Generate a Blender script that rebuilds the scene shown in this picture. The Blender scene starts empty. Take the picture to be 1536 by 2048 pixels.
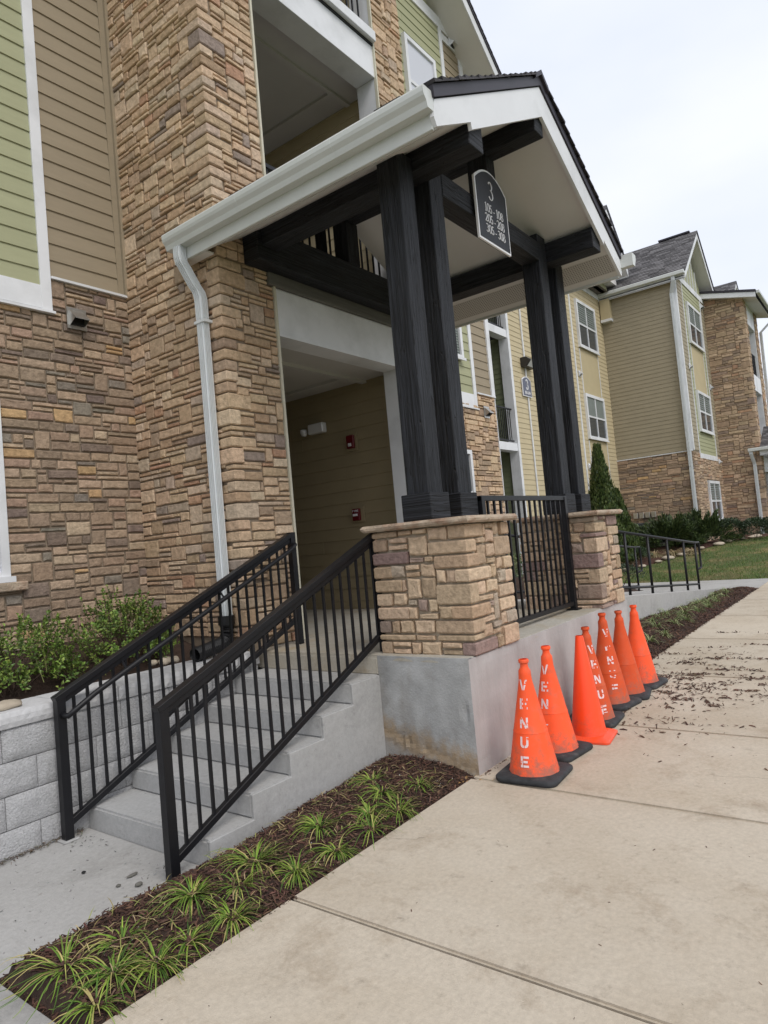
import bpy, bmesh, math, random
from mathutils import Vector, Matrix, noise
R=random.Random(7)
rad=math.radians
scene=bpy.context.scene
C=scene.collection
# ------------------------------------------------------------------ camera
CAM=Vector((-4.0423,-2.4381,1.7145)); YAW=0.645894; PITCH=0.0474393; ROLL=-0.090753; FPX=1349.97
def cam_axes():
    f=Vector((math.cos(YAW)*math.cos(PITCH),math.sin(YAW)*math.cos(PITCH),math.sin(PITCH)))
    r=f.cross(Vector((0,0,1))).normalized(); u=r.cross(f)
    c,s=math.cos(ROLL),math.sin(ROLL)
    return c*r+s*u, -s*r+c*u, f
cr,cu,cf=cam_axes()
cd=bpy.data.cameras.new('camera'); cam=bpy.data.objects.new('camera',cd); C.objects.link(cam)
cd.sensor_fit='VERTICAL'; cd.sensor_height=36; cd.sensor_width=27; cd.lens=FPX/2048*36
cd.clip_start=.05; cd.clip_end=3000
cam.matrix_world=Matrix(((cr.x,cu.x,-cf.x,CAM.x),(cr.y,cu.y,-cf.y,CAM.y),(cr.z,cu.z,-cf.z,CAM.z),(0,0,0,1)))
scene.camera=cam
# ------------------------------------------------------------------ world, sun, exposure
w=bpy.data.worlds.new('World'); scene.world=w; w.use_nodes=True
nt=w.node_tree; nt.nodes.clear()
out=nt.nodes.new('ShaderNodeOutputWorld')
SUN_EL,SUN_AZ=rad(50),rad(250)      # direction towards the sun: angle from +X, counter-clockwise
sky=nt.nodes.new('ShaderNodeTexSky'); sky.sky_type='NISHITA'; sky.sun_disc=False
sky.sun_elevation=SUN_EL; sky.sun_rotation=rad(90)-SUN_AZ; sky.air_density=1; sky.dust_density=3
b1=nt.nodes.new('ShaderNodeBackground'); b1.inputs['Strength'].default_value=.10
nt.links.new(sky.outputs[0],b1.inputs['Color'])
tc=nt.nodes.new('ShaderNodeTexCoord'); nz=nt.nodes.new('ShaderNodeTexNoise'); nz.inputs['Scale'].default_value=2.2; nz.inputs['Detail'].default_value=4
mp=nt.nodes.new('ShaderNodeMapping'); mp.inputs['Scale'].default_value=(1,1,2.5)
nt.links.new(tc.outputs['Generated'],mp.inputs['Vector']); nt.links.new(mp.outputs[0],nz.inputs['Vector'])
rp=nt.nodes.new('ShaderNodeValToRGB'); rp.color_ramp.elements[0].position=.3; rp.color_ramp.elements[1].position=.7
rp.color_ramp.elements[0].color=(.77,.82,.945,1); rp.color_ramp.elements[1].color=(.92,.94,.99,1)
nt.links.new(nz.outputs['Fac'],rp.inputs['Fac'])
b2=nt.nodes.new('ShaderNodeBackground'); b2.inputs['Strength'].default_value=1.0
nt.links.new(rp.outputs[0],b2.inputs['Color'])
mx=nt.nodes.new('ShaderNodeMixShader'); mx.inputs[0].default_value=.88
nt.links.new(b1.outputs[0],mx.inputs[1]); nt.links.new(b2.outputs[0],mx.inputs[2]); nt.links.new(mx.outputs[0],out.inputs[0])
sd=bpy.data.lights.new('sun','SUN'); sd.energy=1.3; sd.angle=rad(26); sd.color=(1,.955,.89)
so=bpy.data.objects.new('sun',sd); C.objects.link(so)
sv=Vector((math.cos(SUN_AZ)*math.cos(SUN_EL),math.sin(SUN_AZ)*math.cos(SUN_EL),math.sin(SUN_EL)))
so.rotation_euler=sv.to_track_quat('Z','Y').to_euler(); so.location=(0,-10,20)
scene.view_settings.view_transform='Standard'; scene.view_settings.look='None'
scene.view_settings.exposure=0.26; scene.view_settings.gamma=1; scene.view_settings.use_curve_mapping=False
scene.render.engine='CYCLES'
try:
    scene.cycles.max_bounces=8; scene.cycles.diffuse_bounces=4
except Exception: pass
# ------------------------------------------------------------------ materials
def mat(name,col,rough=.8,var=0.0,vscale=4,bump=0.0,bscale=40,spec=.35,metal=0,col2=None,c2scale=2,c2lo=.45,c2hi=.65,stretch=(1,1,1),attr=None,detail=6,bdist=.01,rand=0.0,trans=0,bdetail=6):
    m=bpy.data.materials.new(name); m.use_nodes=True; n=m.node_tree; N=n.nodes; L=n.links
    p=N['Principled BSDF']; p.inputs['Roughness'].default_value=rough; p.inputs['Metallic'].default_value=metal
    p.inputs['Specular IOR Level'].default_value=spec
    geo=N.new('ShaderNodeNewGeometry'); mp=N.new('ShaderNodeMapping'); mp.inputs['Scale'].default_value=stretch
    L.new(geo.outputs['Position'],mp.inputs['Vector'])
    if attr:
        a=N.new('ShaderNodeAttribute'); a.attribute_name=attr; cur=a.outputs['Color']
    else:
        c=N.new('ShaderNodeRGB'); c.outputs[0].default_value=(*col,1); cur=c.outputs[0]
    def noise_(sc,det=detail,vec=None,ro=.6):
        t=N.new('ShaderNodeTexNoise'); t.inputs['Scale'].default_value=sc; t.inputs['Detail'].default_value=det; t.inputs['Roughness'].default_value=ro
        L.new(vec or mp.outputs[0],t.inputs['Vector']); return t.outputs['Fac']
    if col2:
        f=noise_(c2scale); r=N.new('ShaderNodeMapRange'); r.inputs['From Min'].default_value=c2lo; r.inputs['From Max'].default_value=c2hi
        L.new(f,r.inputs['Value']); mi=N.new('ShaderNodeMix'); mi.data_type='RGBA'; L.new(r.outputs[0],mi.inputs[0]); L.new(cur,mi.inputs[6]); mi.inputs[7].default_value=(*col2,1); cur=mi.outputs[2]
    if var or rand:
        h=N.new('ShaderNodeHueSaturation'); L.new(cur,h.inputs['Color'])
        f=noise_(vscale); r=N.new('ShaderNodeMapRange'); r.inputs['From Min'].default_value=.25; r.inputs['From Max'].default_value=.75
        r.inputs['To Min'].default_value=1-var; r.inputs['To Max'].default_value=1+var; L.new(f,r.inputs['Value'])
        v=r.outputs[0]
        if rand:
            oi=N.new('ShaderNodeObjectInfo'); r2=N.new('ShaderNodeMapRange'); r2.inputs['To Min'].default_value=1-rand; r2.inputs['To Max'].default_value=1+rand
            L.new(oi.outputs['Random'],r2.inputs['Value']); mu=N.new('ShaderNodeMath'); mu.operation='MULTIPLY'; L.new(v,mu.inputs[0]); L.new(r2.outputs[0],mu.inputs[1]); v=mu.outputs[0]
        L.new(v,h.inputs['Value']); cur=h.outputs[0]
    L.new(cur,p.inputs['Base Color'])
    if bump:
        f=noise_(bscale,bdetail,ro=.65); b=N.new('ShaderNodeBump'); b.inputs['Strength'].default_value=bump; b.inputs['Distance'].default_value=bdist
        L.new(f,b.inputs['Height']); L.new(b.outputs[0],p.inputs['Normal'])
    if trans:
        p.inputs['Transmission Weight'].default_value=trans
    return m
M={}
M['stone']=mat('field_stone',(.4,.3,.2),.9,var=.30,vscale=22,bump=.9,bscale=26,attr='scol',bdist=.02,spec=.2,detail=8)
M['stone_far']=mat('field_stone_far',(.4,.3,.2),.9,var=.25,vscale=9,bump=.6,bscale=14,attr='scol',bdist=.03,spec=.2)
M['mortar']=mat('mortar',(.27,.215,.16),.95,var=.2,vscale=12,bump=.6,bscale=90,spec=.15)
def dirty(m,z0,z1,col,sc=14,amt=.8):
    n=m.node_tree; N=n.nodes; L=n.links; p=N['Principled BSDF']; src=p.inputs['Base Color'].links[0].from_socket
    tc=N.new('ShaderNodeTexCoord'); g=N.new('ShaderNodeNewGeometry'); sp=N.new('ShaderNodeSeparateXYZ'); L.new(tc.outputs['Object'],sp.inputs[0])
    t=N.new('ShaderNodeTexNoise'); t.inputs['Scale'].default_value=sc; t.inputs['Detail'].default_value=9; t.inputs['Roughness'].default_value=.75; L.new(g.outputs['Position'],t.inputs['Vector'])
    a=N.new('ShaderNodeMapRange'); a.inputs['From Min'].default_value=z1; a.inputs['From Max'].default_value=z0; a.inputs['To Min'].default_value=-.18; a.inputs['To Max'].default_value=.16; L.new(sp.outputs['Z'],a.inputs['Value'])
    s=N.new('ShaderNodeMath'); L.new(t.outputs['Fac'],s.inputs[0]); L.new(a.outputs[0],s.inputs[1])
    r=N.new('ShaderNodeMapRange'); r.inputs['From Min'].default_value=.50; r.inputs['From Max'].default_value=.72; r.inputs['To Max'].default_value=amt; L.new(s.outputs[0],r.inputs['Value'])
    x=N.new('ShaderNodeMix'); x.data_type='RGBA'; L.new(r.outputs[0],x.inputs[0]); L.new(src,x.inputs[6]); x.inputs[7].default_value=(*col,1); L.new(x.outputs[2],p.inputs['Base Color'])
M['mortar_p']=mat('pedestal_mortar',(.40,.335,.255),.95,var=.2,vscale=12,bump=.6,bscale=90,spec=.15)
M['cap']=mat('cap_stone',(.45,.36,.27),.85,var=.3,vscale=9,bump=1,bscale=40,col2=(.36,.22,.15),c2scale=5,c2lo=.5,c2hi=.7,bdist=.02)
M['brown']=mat('brown_siding',(.305,.25,.172),.65,var=.06,vscale=3,bump=.12,bscale=60,stretch=(1,1,8),rand=.03)
M['green']=mat('sage_siding',(.365,.37,.225),.65,var=.05,vscale=3,bump=.12,bscale=60,stretch=(1,1,8),rand=.03)
M['tan']=mat('tan_siding',(.54,.455,.29),.65,var=.06,vscale=3,bump=.12,bscale=60,rand=.03)
M['tan2']=mat('khaki_siding',(.33,.285,.20),.65,var=.06,vscale=3,bump=.12,bscale=60,rand=.03)
M['hall']=mat('hall_siding',(.33,.27,.165),.6,var=.06,vscale=3,bump=.1,bscale=60,rand=.03)
M['panel']=mat('tan_panel',(.50,.42,.26),.7,var=.05,vscale=2,bump=.1,bscale=30)
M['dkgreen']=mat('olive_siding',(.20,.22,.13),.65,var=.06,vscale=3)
M['white']=mat('white_trim',(.76,.77,.79),.5,var=.04,vscale=2.5,bump=.05,bscale=50,col2=(.62,.63,.64),c2scale=1.4)
M['offwhite']=mat('soffit_white',(.70,.685,.665),.6,var=.04,vscale=2)
M['ceil']=mat('ceiling_paint',(.56,.545,.52),.7,var=.05,vscale=2)
M['gutter']=mat('gutter_white',(.62,.64,.62),.35,var=.05,vscale=5,stretch=(6,1,1),spec=.5)
M['spout']=mat('downspout_white',(.66,.69,.70),.3,var=.05,vscale=6,spec=.55)
M['wood']=None
M['iron']=mat('black_railing_paint',(.008,.008,.010),.42,var=.2,vscale=10,bump=.12,bscale=60,spec=.35)
M['concrete']=mat('step_concrete',(.37,.38,.385),.85,var=.16,vscale=3.5,bump=.35,bscale=70,col2=(.29,.285,.27),c2scale=1.3,c2lo=.5,c2hi=.75,bdist=.006,detail=9)
M['base']=mat('base_concrete',(.40,.405,.405),.88,var=.26,vscale=3.6,bump=.7,bscale=60,col2=(.24,.225,.205),c2scale=2.8,c2lo=.47,c2hi=.72,bdist=.006,detail=9)
M['basef']=mat('front_wall_concrete',(.44,.42,.41),.88,var=.18,vscale=3.5,bump=.5,bscale=60,col2=(.33,.30,.285),c2scale=2.2,c2lo=.48,c2hi=.75,stretch=(1,1,.45),bdist=.006,detail=9)
M['walk']=mat('sidewalk_concrete',(.50,.445,.37),.85,var=.10,vscale=2.2,bump=.3,bscale=160,col2=(.40,.325,.24),c2scale=.9,c2lo=.52,c2hi=.72,bdist=.004,detail=10,rand=.02)
M['walk2']=mat('grey_walk_concrete',(.38,.385,.39),.85,var=.12,vscale=2.4,bump=.3,bscale=120,col2=(.30,.30,.295),c2scale=1.2,c2lo=.5,c2hi=.7,bdist=.004,detail=9)
M['land']=mat('landing_concrete',(.46,.43,.37),.85,var=.12,vscale=2.4,bump=.3,bscale=120,col2=(.40,.32,.2),c2scale=1.6,c2lo=.55,c2hi=.75,bdist=.004,detail=9)
M['block']=mat('split_face_block',(.52,.52,.525),.95,var=.22,vscale=70,bump=1,bscale=75,bdist=.02,spec=.15,rand=.04)
M['capblk']=mat('block_cap',(.56,.56,.565),.9,var=.12,vscale=30,bump=.4,bscale=120)
M['soil']=mat('dark_soil',(.055,.034,.025),.95,var=.4,vscale=20,bump=1,bscale=60,bdist=.02)
M['mulch']=mat('mulch_chip',(.05,.02,.015),.9,attr='scol')
M['lawn']=mat('lawn_ground',(.07,.10,.03),.95,var=.25,vscale=6,col2=(.20,.16,.07),c2scale=1.1,c2lo=.48,c2hi=.66,bump=.6,bscale=60)
M['grass']=mat('grass_blade',(.1,.2,.03),.6,attr='scol',spec=.3)
M['leaf']=mat('leaf',(.1,.2,.03),.45,attr='scol',spec=.5)
M['bark']=mat('bark',(.08,.055,.04),.9,bump=.5,bscale=60)
M['cone']=mat('orange_cone_plastic',(.96,.105,.026),.5,var=.07,vscale=9,bump=.05,bscale=30,spec=.35,rand=.05,col2=(.60,.13,.07),c2scale=11,c2lo=.52,c2hi=.78)
M['cone2']=mat('bright_orange_plastic',(1.0,.075,.012),.42,var=.03,vscale=6,spec=.45)
M['cone3']=mat('dull_orange_plastic',(.66,.085,.02),.6,var=.10,vscale=7,bump=.08,bscale=40,spec=.3,col2=(.55,.13,.06),c2scale=6,c2lo=.5,c2hi=.75)
for k_,a_ in (('cone',.8),('cone3',.8),('cone2',.35)): dirty(M[k_],0,.30,(.30,.13,.09),16,a_)
M['rubber']=mat('black_rubber',(.035,.037,.04),.75,var=.4,vscale=14,bump=.5,bscale=45,col2=(.11,.105,.10),c2scale=8,c2lo=.55,c2hi=.8)
M['lett']=mat('white_stencil_paint',(.82,.66,.66),.7,var=.08,vscale=30,col2=(.85,.16,.07),c2scale=38,c2lo=.56,c2hi=.62)
M['lettfade']=mat('worn_stencil_paint',(.72,.38,.33),.75,var=.1)
M['shingle']=mat('asphalt_shingle',(.15,.14,.14),.95,var=.35,vscale=30,bump=.5,bscale=200,rand=.12)
M['shdark']=mat('dark_drip_edge',(.035,.032,.042),.5,var=.1)
M['steel']=mat('galvanised_steel',(.5,.49,.46),.35,metal=.85,var=.15,vscale=15,spec=.5)
M['glass']=mat('window_glass',(.05,.06,.07),.06,spec=.9)
M['curtain']=mat('window_blind',(.20,.225,.21),.6,var=.1)
M['blind']=mat('pale_blind',(.62,.64,.70),.5)
M['red']=mat('red_alarm',(.13,.006,.010),.4)
M['whitep']=mat('white_print',(.85,.85,.88),.5)
M['clear']=mat('clear_lens',(.75,.75,.75),.15,spec=.8)
M['navy']=mat('sign_face',(.018,.021,.028),.45)
M['slate']=mat('slate_sign_face',(.13,.14,.19),.5)
M['ac']=mat('condenser_metal',(.035,.05,.06),.5,var=.1)
M['bronze']=mat('dark_bronze',(.035,.032,.03),.4)
M['rock']=mat('river_rock',(.42,.36,.28),.85,var=.2,vscale=12,bump=.3,bscale=40,rand=.15)
M['black']=mat('black_plastic',(.01,.01,.011),.45,spec=.4)
M['flash']=mat('weathered_wood_strip',(.135,.13,.115),.8,var=.25,vscale=8,stretch=(.3,1,4),bump=.3,bscale=30)
M['caulk']=mat('cream_edge_strip',(.60,.57,.45),.6)
M['leaflit']=mat('dry_leaf',(.25,.12,.04),.8)
def wood():
    m=bpy.data.materials.new('black_stained_timber'); m.use_nodes=True; n=m.node_tree; N=n.nodes; L=n.links
    p=N['Principled BSDF']; p.inputs['Roughness'].default_value=.62; p.inputs['Specular IOR Level'].default_value=.35
    tcx=N.new('ShaderNodeTexCoord'); mp=N.new('ShaderNodeMapping'); L.new(tcx.outputs['UV'],mp.inputs['Vector'])
    mp.inputs['Scale'].default_value=(1.6,48,1)
    w1=N.new('ShaderNodeTexNoise'); w1.inputs['Scale'].default_value=1.3; w1.inputs['Detail'].default_value=7; w1.inputs['Distortion'].default_value=1.2
    L.new(mp.outputs[0],w1.inputs['Vector'])
    mp2=N.new('ShaderNodeMapping'); L.new(tcx.outputs['UV'],mp2.inputs['Vector']); mp2.inputs['Scale'].default_value=(.7,11,1)
    cr_=N.new('ShaderNodeTexNoise'); cr_.inputs['Scale'].default_value=1.6; cr_.inputs['Detail'].default_value=2; L.new(mp2.outputs[0],cr_.inputs['Vector'])
    ab=N.new('ShaderNodeMath'); ab.operation='SUBTRACT'; ab.inputs[1].default_value=.5; L.new(cr_.outputs['Fac'],ab.inputs[0])
    ab2=N.new('ShaderNodeMath'); ab2.operation='ABSOLUTE'; L.new(ab.outputs[0],ab2.inputs[0])
    mr=N.new('ShaderNodeMapRange'); mr.inputs['From Min'].default_value=0; mr.inputs['From Max'].default_value=.012; L.new(ab2.outputs[0],mr.inputs['Value'])
    ramp=N.new('ShaderNodeValToRGB'); e=ramp.color_ramp.elements; e[0].position=.38; e[0].color=(.004,.0045,.006,1); e[1].position=.72; e[1].color=(.030,.033,.041,1)
    L.new(w1.outputs['Fac'],ramp.inputs['Fac'])
    mi=N.new('ShaderNodeMix'); mi.data_type='RGBA'; L.new(mr.outputs[0],mi.inputs[0]); mi.inputs[6].default_value=(.006,.006,.007,1); L.new(ramp.outputs[0],mi.inputs[7]); L.new(mi.outputs[2],p.inputs['Base Color'])
    ad=N.new('ShaderNodeMath'); ad.operation='ADD'; L.new(w1.outputs['Fac'],ad.inputs[0]); L.new(mr.outputs[0],ad.inputs[1])
    b=N.new('ShaderNodeBump'); b.inputs['Strength'].default_value=.9; b.inputs['Distance'].default_value=.012; L.new(ad.outputs[0],b.inputs['Height']); L.new(b.outputs[0],p.inputs['Normal'])
    return m
M['wood']=wood()
def pave(name,c1,c2,c3,dark):
    m=bpy.data.materials.new(name); m.use_nodes=True; n=m.node_tree; N=n.nodes; L=n.links; p=N['Principled BSDF']; p.inputs['Roughness'].default_value=.88; p.inputs['Specular IOR Level'].default_value=.25
    g=N.new('ShaderNodeNewGeometry')
    def nz(sc,det=8,ro=.6,st=(1,1,1),dis=0):
        mp=N.new('ShaderNodeMapping'); mp.inputs['Scale'].default_value=st; L.new(g.outputs['Position'],mp.inputs['Vector'])
        t=N.new('ShaderNodeTexNoise'); t.inputs['Scale'].default_value=sc; t.inputs['Detail'].default_value=det; t.inputs['Roughness'].default_value=ro; t.inputs['Distortion'].default_value=dis; L.new(mp.outputs[0],t.inputs['Vector']); return t.outputs['Fac']
    def mrg(v,a,b,c=0,d=1):
        r=N.new('ShaderNodeMapRange'); r.inputs['From Min'].default_value=a; r.inputs['From Max'].default_value=b; r.inputs['To Min'].default_value=c; r.inputs['To Max'].default_value=d; L.new(v,r.inputs['Value']); return r.outputs[0]
    def mix(f,a,b):
        x=N.new('ShaderNodeMix'); x.data_type='RGBA'; L.new(f,x.inputs[0]); 
        for s,i in ((a,6),(b,7)):
            if isinstance(s,tuple): x.inputs[i].default_value=(*s,1)
            else: L.new(s,x.inputs[i])
        return x.outputs[2]
    c=mix(mrg(nz(.75,9,.62),.42,.66),c1,c2)
    c=mix(mrg(nz(2.3,11,.76,dis=.15),.52,.72,0,.85),c,c3)
    c=mix(mrg(nz(1.1,12,.80,dis=.25),.56,.74,0,.42),c,dark)
    c=mix(mrg(nz(10,8,.75),.58,.72,0,.55),c,dark)
    c=mix(mrg(nz(150,3,.6),.62,.80,0,.55),c,dark)
    h=N.new('ShaderNodeHueSaturation'); L.new(c,h.inputs['Color']); oi=N.new('ShaderNodeObjectInfo')
    a=N.new('ShaderNodeMath'); a.operation='MULTIPLY'; L.new(mrg(nz(36,8,.75),.3,.7,.86,1.12),a.inputs[0]); L.new(mrg(oi.outputs['Random'],0,1,.955,1.04),a.inputs[1]); L.new(a.outputs[0],h.inputs['Value']); L.new(h.outputs[0],p.inputs['Base Color'])
    ad=N.new('ShaderNodeMath'); ad.operation='ADD'; L.new(nz(60,4,.6,st=(3.2,.12,1)),ad.inputs[0]); L.new(nz(210,3,.7),ad.inputs[1])
    b=N.new('ShaderNodeBump'); b.inputs['Strength'].default_value=.5; b.inputs['Distance'].default_value=.004; L.new(ad.outputs[0],b.inputs['Height']); L.new(b.outputs[0],p.inputs['Normal'])
    return m
M['walk']=pave('sidewalk_concrete',(.53,.465,.375),(.45,.38,.29),(.34,.27,.195),(.24,.20,.155))
M['walk2']=pave('grey_walk_concrete',(.42,.413,.40),(.37,.36,.345),(.29,.28,.265),(.17,.165,.155))
M['concrete']=pave('step_concrete',(.435,.435,.43),(.385,.38,.37),(.48,.478,.47),(.19,.185,.18))
M['land']=pave('landing_concrete',(.47,.445,.39),(.40,.36,.29),(.40,.31,.19),(.27,.22,.16))
# ------------------------------------------------------------------ object helpers
WL={}
def setp(o,label=None,cat=None,group=None,kind=None):
    if label: o['label']=label
    if cat: o['category']=cat
    if group: o['group']=group
    if kind: o['kind']=kind
    return o
def thing(name,label,cat,loc=(0,0,0),group=None):
    o=bpy.data.objects.new(name,None); C.objects.link(o); o.location=loc; o.empty_display_size=.2; WL[o.name]=Vector(loc)
    return setp(o,label,cat,group)
class MB:
    def __init__(s): s.v=[]; s.f=[]; s.c=[]; s.m=[]; s.uv={}
    def add(s,vs,fs,col=None,mi=0):
        b=len(s.v); s.v+= [tuple(q) for q in vs]; s.f+=[tuple(b+i for i in f) for f in fs]; s.c+=[col]*len(fs); s.m+=[mi]*len(fs)
        return s
    def box(s,x0,x1,y0,y1,z0,z1,col=None,mi=0):
        v=[(x,y,z) for x in (x0,x1) for y in (y0,y1) for z in (z0,z1)]
        return s.add(v,[(0,1,3,2),(4,6,7,5),(0,4,5,1),(2,3,7,6),(0,2,6,4),(1,5,7,3)],col,mi)
    def quad(s,a,b,c,d,col=None,mi=0): return s.add([a,b,c,d],[(0,1,2,3)],col,mi)
    def prism(s,pts,d,col=None,mi=0):
        """closed polygon pts (3d), extruded by vector d"""
        n=len(pts); d=Vector(d); a=[Vector(p) for p in pts]; v=a+[p+d for p in a]
        f=[tuple(range(n))[::-1],tuple(range(n,2*n))]+[(i,(i+1)%n,n+(i+1)%n,n+i) for i in range(n)]
        return s.add(v,f,col,mi)
    def bar(s,a,b,w,h,up=(0,0,1),col=None,mi=0):
        a=Vector(a); b=Vector(b); d=(b-a).normalized(); u=Vector(up); sd=d.cross(u)
        if sd.length<1e-4: sd=d.cross(Vector((0,1,0)))
        sd.normalize(); u=sd.cross(d).normalized()
        pts=[a+sd*(w/2*i)+u*(h/2*j) for i,j in ((-1,-1),(1,-1),(1,1),(-1,1))]
        return s.prism(pts,b-a,col,mi)
    def tube(s,path,r,n=10,col=None,caps=True,mi=0):
        P=[Vector(p) for p in path]; rings=[]; m=len(P)
        rr=r if isinstance(r,(list,tuple)) else [r]*m
        prev=None
        for i,p in enumerate(P):
            d=(P[min(i+1,m-1)]-P[max(i-1,0)]).normalized()
            if prev is None:
                a=d.cross(Vector((0,0,1)))
                if a.length<.05: a=d.cross(Vector((1,0,0)))
            else: a=prev-d*prev.dot(d)
            a.normalize(); prev=a; b=d.cross(a)
            rings.append([p+(a*math.cos(t)+b*math.sin(t))*rr[i] for t in [2*math.pi*k/n for k in range(n)]])
        v=[q for g in rings for q in g]; f=[]
        for i in range(m-1):
            for k in range(n): f.append((i*n+k,i*n+(k+1)%n,(i+1)*n+(k+1)%n,(i+1)*n+k))
        if caps: f.append(tuple(range(n))[::-1]); f.append(tuple((m-1)*n+k for k in range(n)))
        return s.add(v,f,col,mi)
    def lathe(s,prof,c=(0,0),n=24,col=None,mi=0,cap=True):
        v=[(c[0]+r*math.cos(2*math.pi*k/n),c[1]+r*math.sin(2*math.pi*k/n),z) for r,z in prof for k in range(n)]; m=len(prof)
        f=[(i*n+k,i*n+(k+1)%n,(i+1)*n+(k+1)%n,(i+1)*n+k) for i in range(m-1) for k in range(n)]
        if cap: f.append(tuple(range(n))[::-1]); f.append(tuple((m-1)*n+k for k in range(n)))
        return s.add(v,f,col,mi)
    def build(s,name,mt,parent=None,bevel=0,smooth=False,kind=None,uvaxis=None,seg=1,angle=None):
        if not s.v: return None
        me=bpy.data.meshes.new(name)
        vs=[Vector(q) for q in s.v]
        lo=Vector((min(q.x for q in vs),min(q.y for q in vs),min(q.z for q in vs))); hi=Vector((max(q.x for q in vs),max(q.y for q in vs),max(q.z for q in vs)))
        org=Vector(((lo.x+hi.x)/2,(lo.y+hi.y)/2,lo.z))
        me.from_pydata([q-org for q in vs],[],s.f)
        for m_ in (mt if isinstance(mt,(list,tuple)) else [mt]): me.materials.append(m_)
        if any(s.m): me.polygons.foreach_set('material_index',s.m)
        if any(c is not None for c in s.c):
            at=me.attributes.new('scol','FLOAT_COLOR','FACE'); buf=[]
            for c in s.c: buf+= [*(c or (.3,.3,.3)),1]
            at.data.foreach_set('color',buf)
        if bevel:
            bm=bmesh.new(); bm.from_mesh(me); bmesh.ops.recalc_face_normals(bm,faces=bm.faces)
            bmesh.ops.bevel(bm,geom=bm.edges[:],offset=bevel,segments=seg,affect='EDGES',clamp_overlap=True); bm.to_mesh(me); bm.free()
        if uvaxis is not None:
            uvl=me.uv_layers.new(name='UVMap'); L=uvaxis; rx=R.random()*20
            for p in me.polygons:
                n=p.normal; o_=[i for i in range(3) if i!=L]
                a=o_[0] if abs(n[o_[1]])>abs(n[o_[0]]) else o_[1]
                for li in p.loop_indices:
                    co=me.vertices[me.loops[li].vertex_index].co; uvl.data[li].uv=(co[L]+rx,co[a]+rx*.37+(a*1.7))
        if smooth:
            me.polygons.foreach_set('use_smooth',[True]*len(me.polygons))
            if angle:
                try: me.set_sharp_from_angle(angle=rad(angle))
                except Exception: pass
        me.update()
        o=bpy.data.objects.new(name,me); C.objects.link(o)
        WL[o.name]=org
        if parent is not None: o.parent=parent; o.location=org-WL[parent.name]
        else: o.location=org
        if kind: o['kind']=kind
        return o
def box(name,x0,x1,y0,y1,z0,z1,m,parent=None,bevel=0,**k):
    return MB().box(x0,x1,y0,y1,z0,z1).build(name,m,parent,bevel=bevel,**k)
def jit(c,a=.08,b=.03):
    k=1+R.uniform(-a,a); return tuple(max(.004,x*k*(1+R.uniform(-b,b))) for x in c)
def fbm(x,y,s=1.0): return noise.noise(Vector((x*s,y*s,3.1)))
# ------------------------------------------------------------------ stone walls
PAL_T=[(.58,.425,.285)]*7+[(.53,.385,.255)]*6+[(.47,.33,.215)]*4+[(.61,.47,.335)]*4+[(.41,.30,.21)]*2+[(.33,.26,.215)]*1+[(.49,.305,.20)]+[(.50,.395,.295)]*2
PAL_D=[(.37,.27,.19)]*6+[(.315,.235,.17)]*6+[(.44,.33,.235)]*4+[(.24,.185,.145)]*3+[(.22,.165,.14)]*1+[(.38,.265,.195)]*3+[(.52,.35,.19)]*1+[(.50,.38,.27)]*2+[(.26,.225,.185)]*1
PAL_P=[(.55,.415,.29)]*6+[(.50,.37,.255)]*5+[(.44,.325,.22)]*4+[(.57,.42,.30)]*4+[(.27,.19,.17)]*1+[(.33,.25,.205)]*1+[(.40,.33,.255)]*2+[(.47,.33,.22)]*2
PAL_F=[(.47,.345,.235)]*5+[(.42,.305,.21)]*5+[(.52,.39,.27)]*4+[(.34,.255,.19)]*3+[(.46,.29,.19)]*1+[(.30,.225,.18)]*1
def pack(W,H,rh,cw,occ=None,big=.10,maxw=7,minw=2):
    nr=max(1,round(H/rh)); nc=max(1,round(W/cw)); rh=H/nr; cw=W/nc
    g=[[False]*nc for _ in range(nr)]
    if occ: 
        for (u0,u1,v0,v1) in occ:
            for r in range(nr):
                for c in range(nc):
                    if u0-1e-6<(c+.5)*cw<u1+1e-6 and v0-1e-6<(r+.5)*rh<v1+1e-6: g[r][c]=True
    out=[]
    for r in range(nr):
        c=0
        while c<nc:
            if g[r][c]: c+=1; continue
            q=R.random(); hh=1 if q<.34 else 2 if q<.97-big else 3 if q<.985 else 4
            ww=R.randint(minw+(1 if hh<2 else 0),maxw)+(1 if R.random()<.5 else 0) if hh<3 else R.randint(3,max(3,maxw-1))
            run=0
            while c+run<nc and not g[r][c+run]: run+=1
            ww=min(ww,run)
            if run-ww==1: ww=run
            while hh>1:
                if r+hh<=nr and all(not g[r+i][c+j] for i in range(hh) for j in range(ww)): break
                hh-=1
            if r+hh==nr-1 and hh>1 and False: pass
            for i in range(hh):
                for j in range(ww): g[r+i][c+j]=True
            out.append((c*cw,(c+ww)*cw,r*rh,(r+hh)*rh)); c+=ww
    return out
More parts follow.
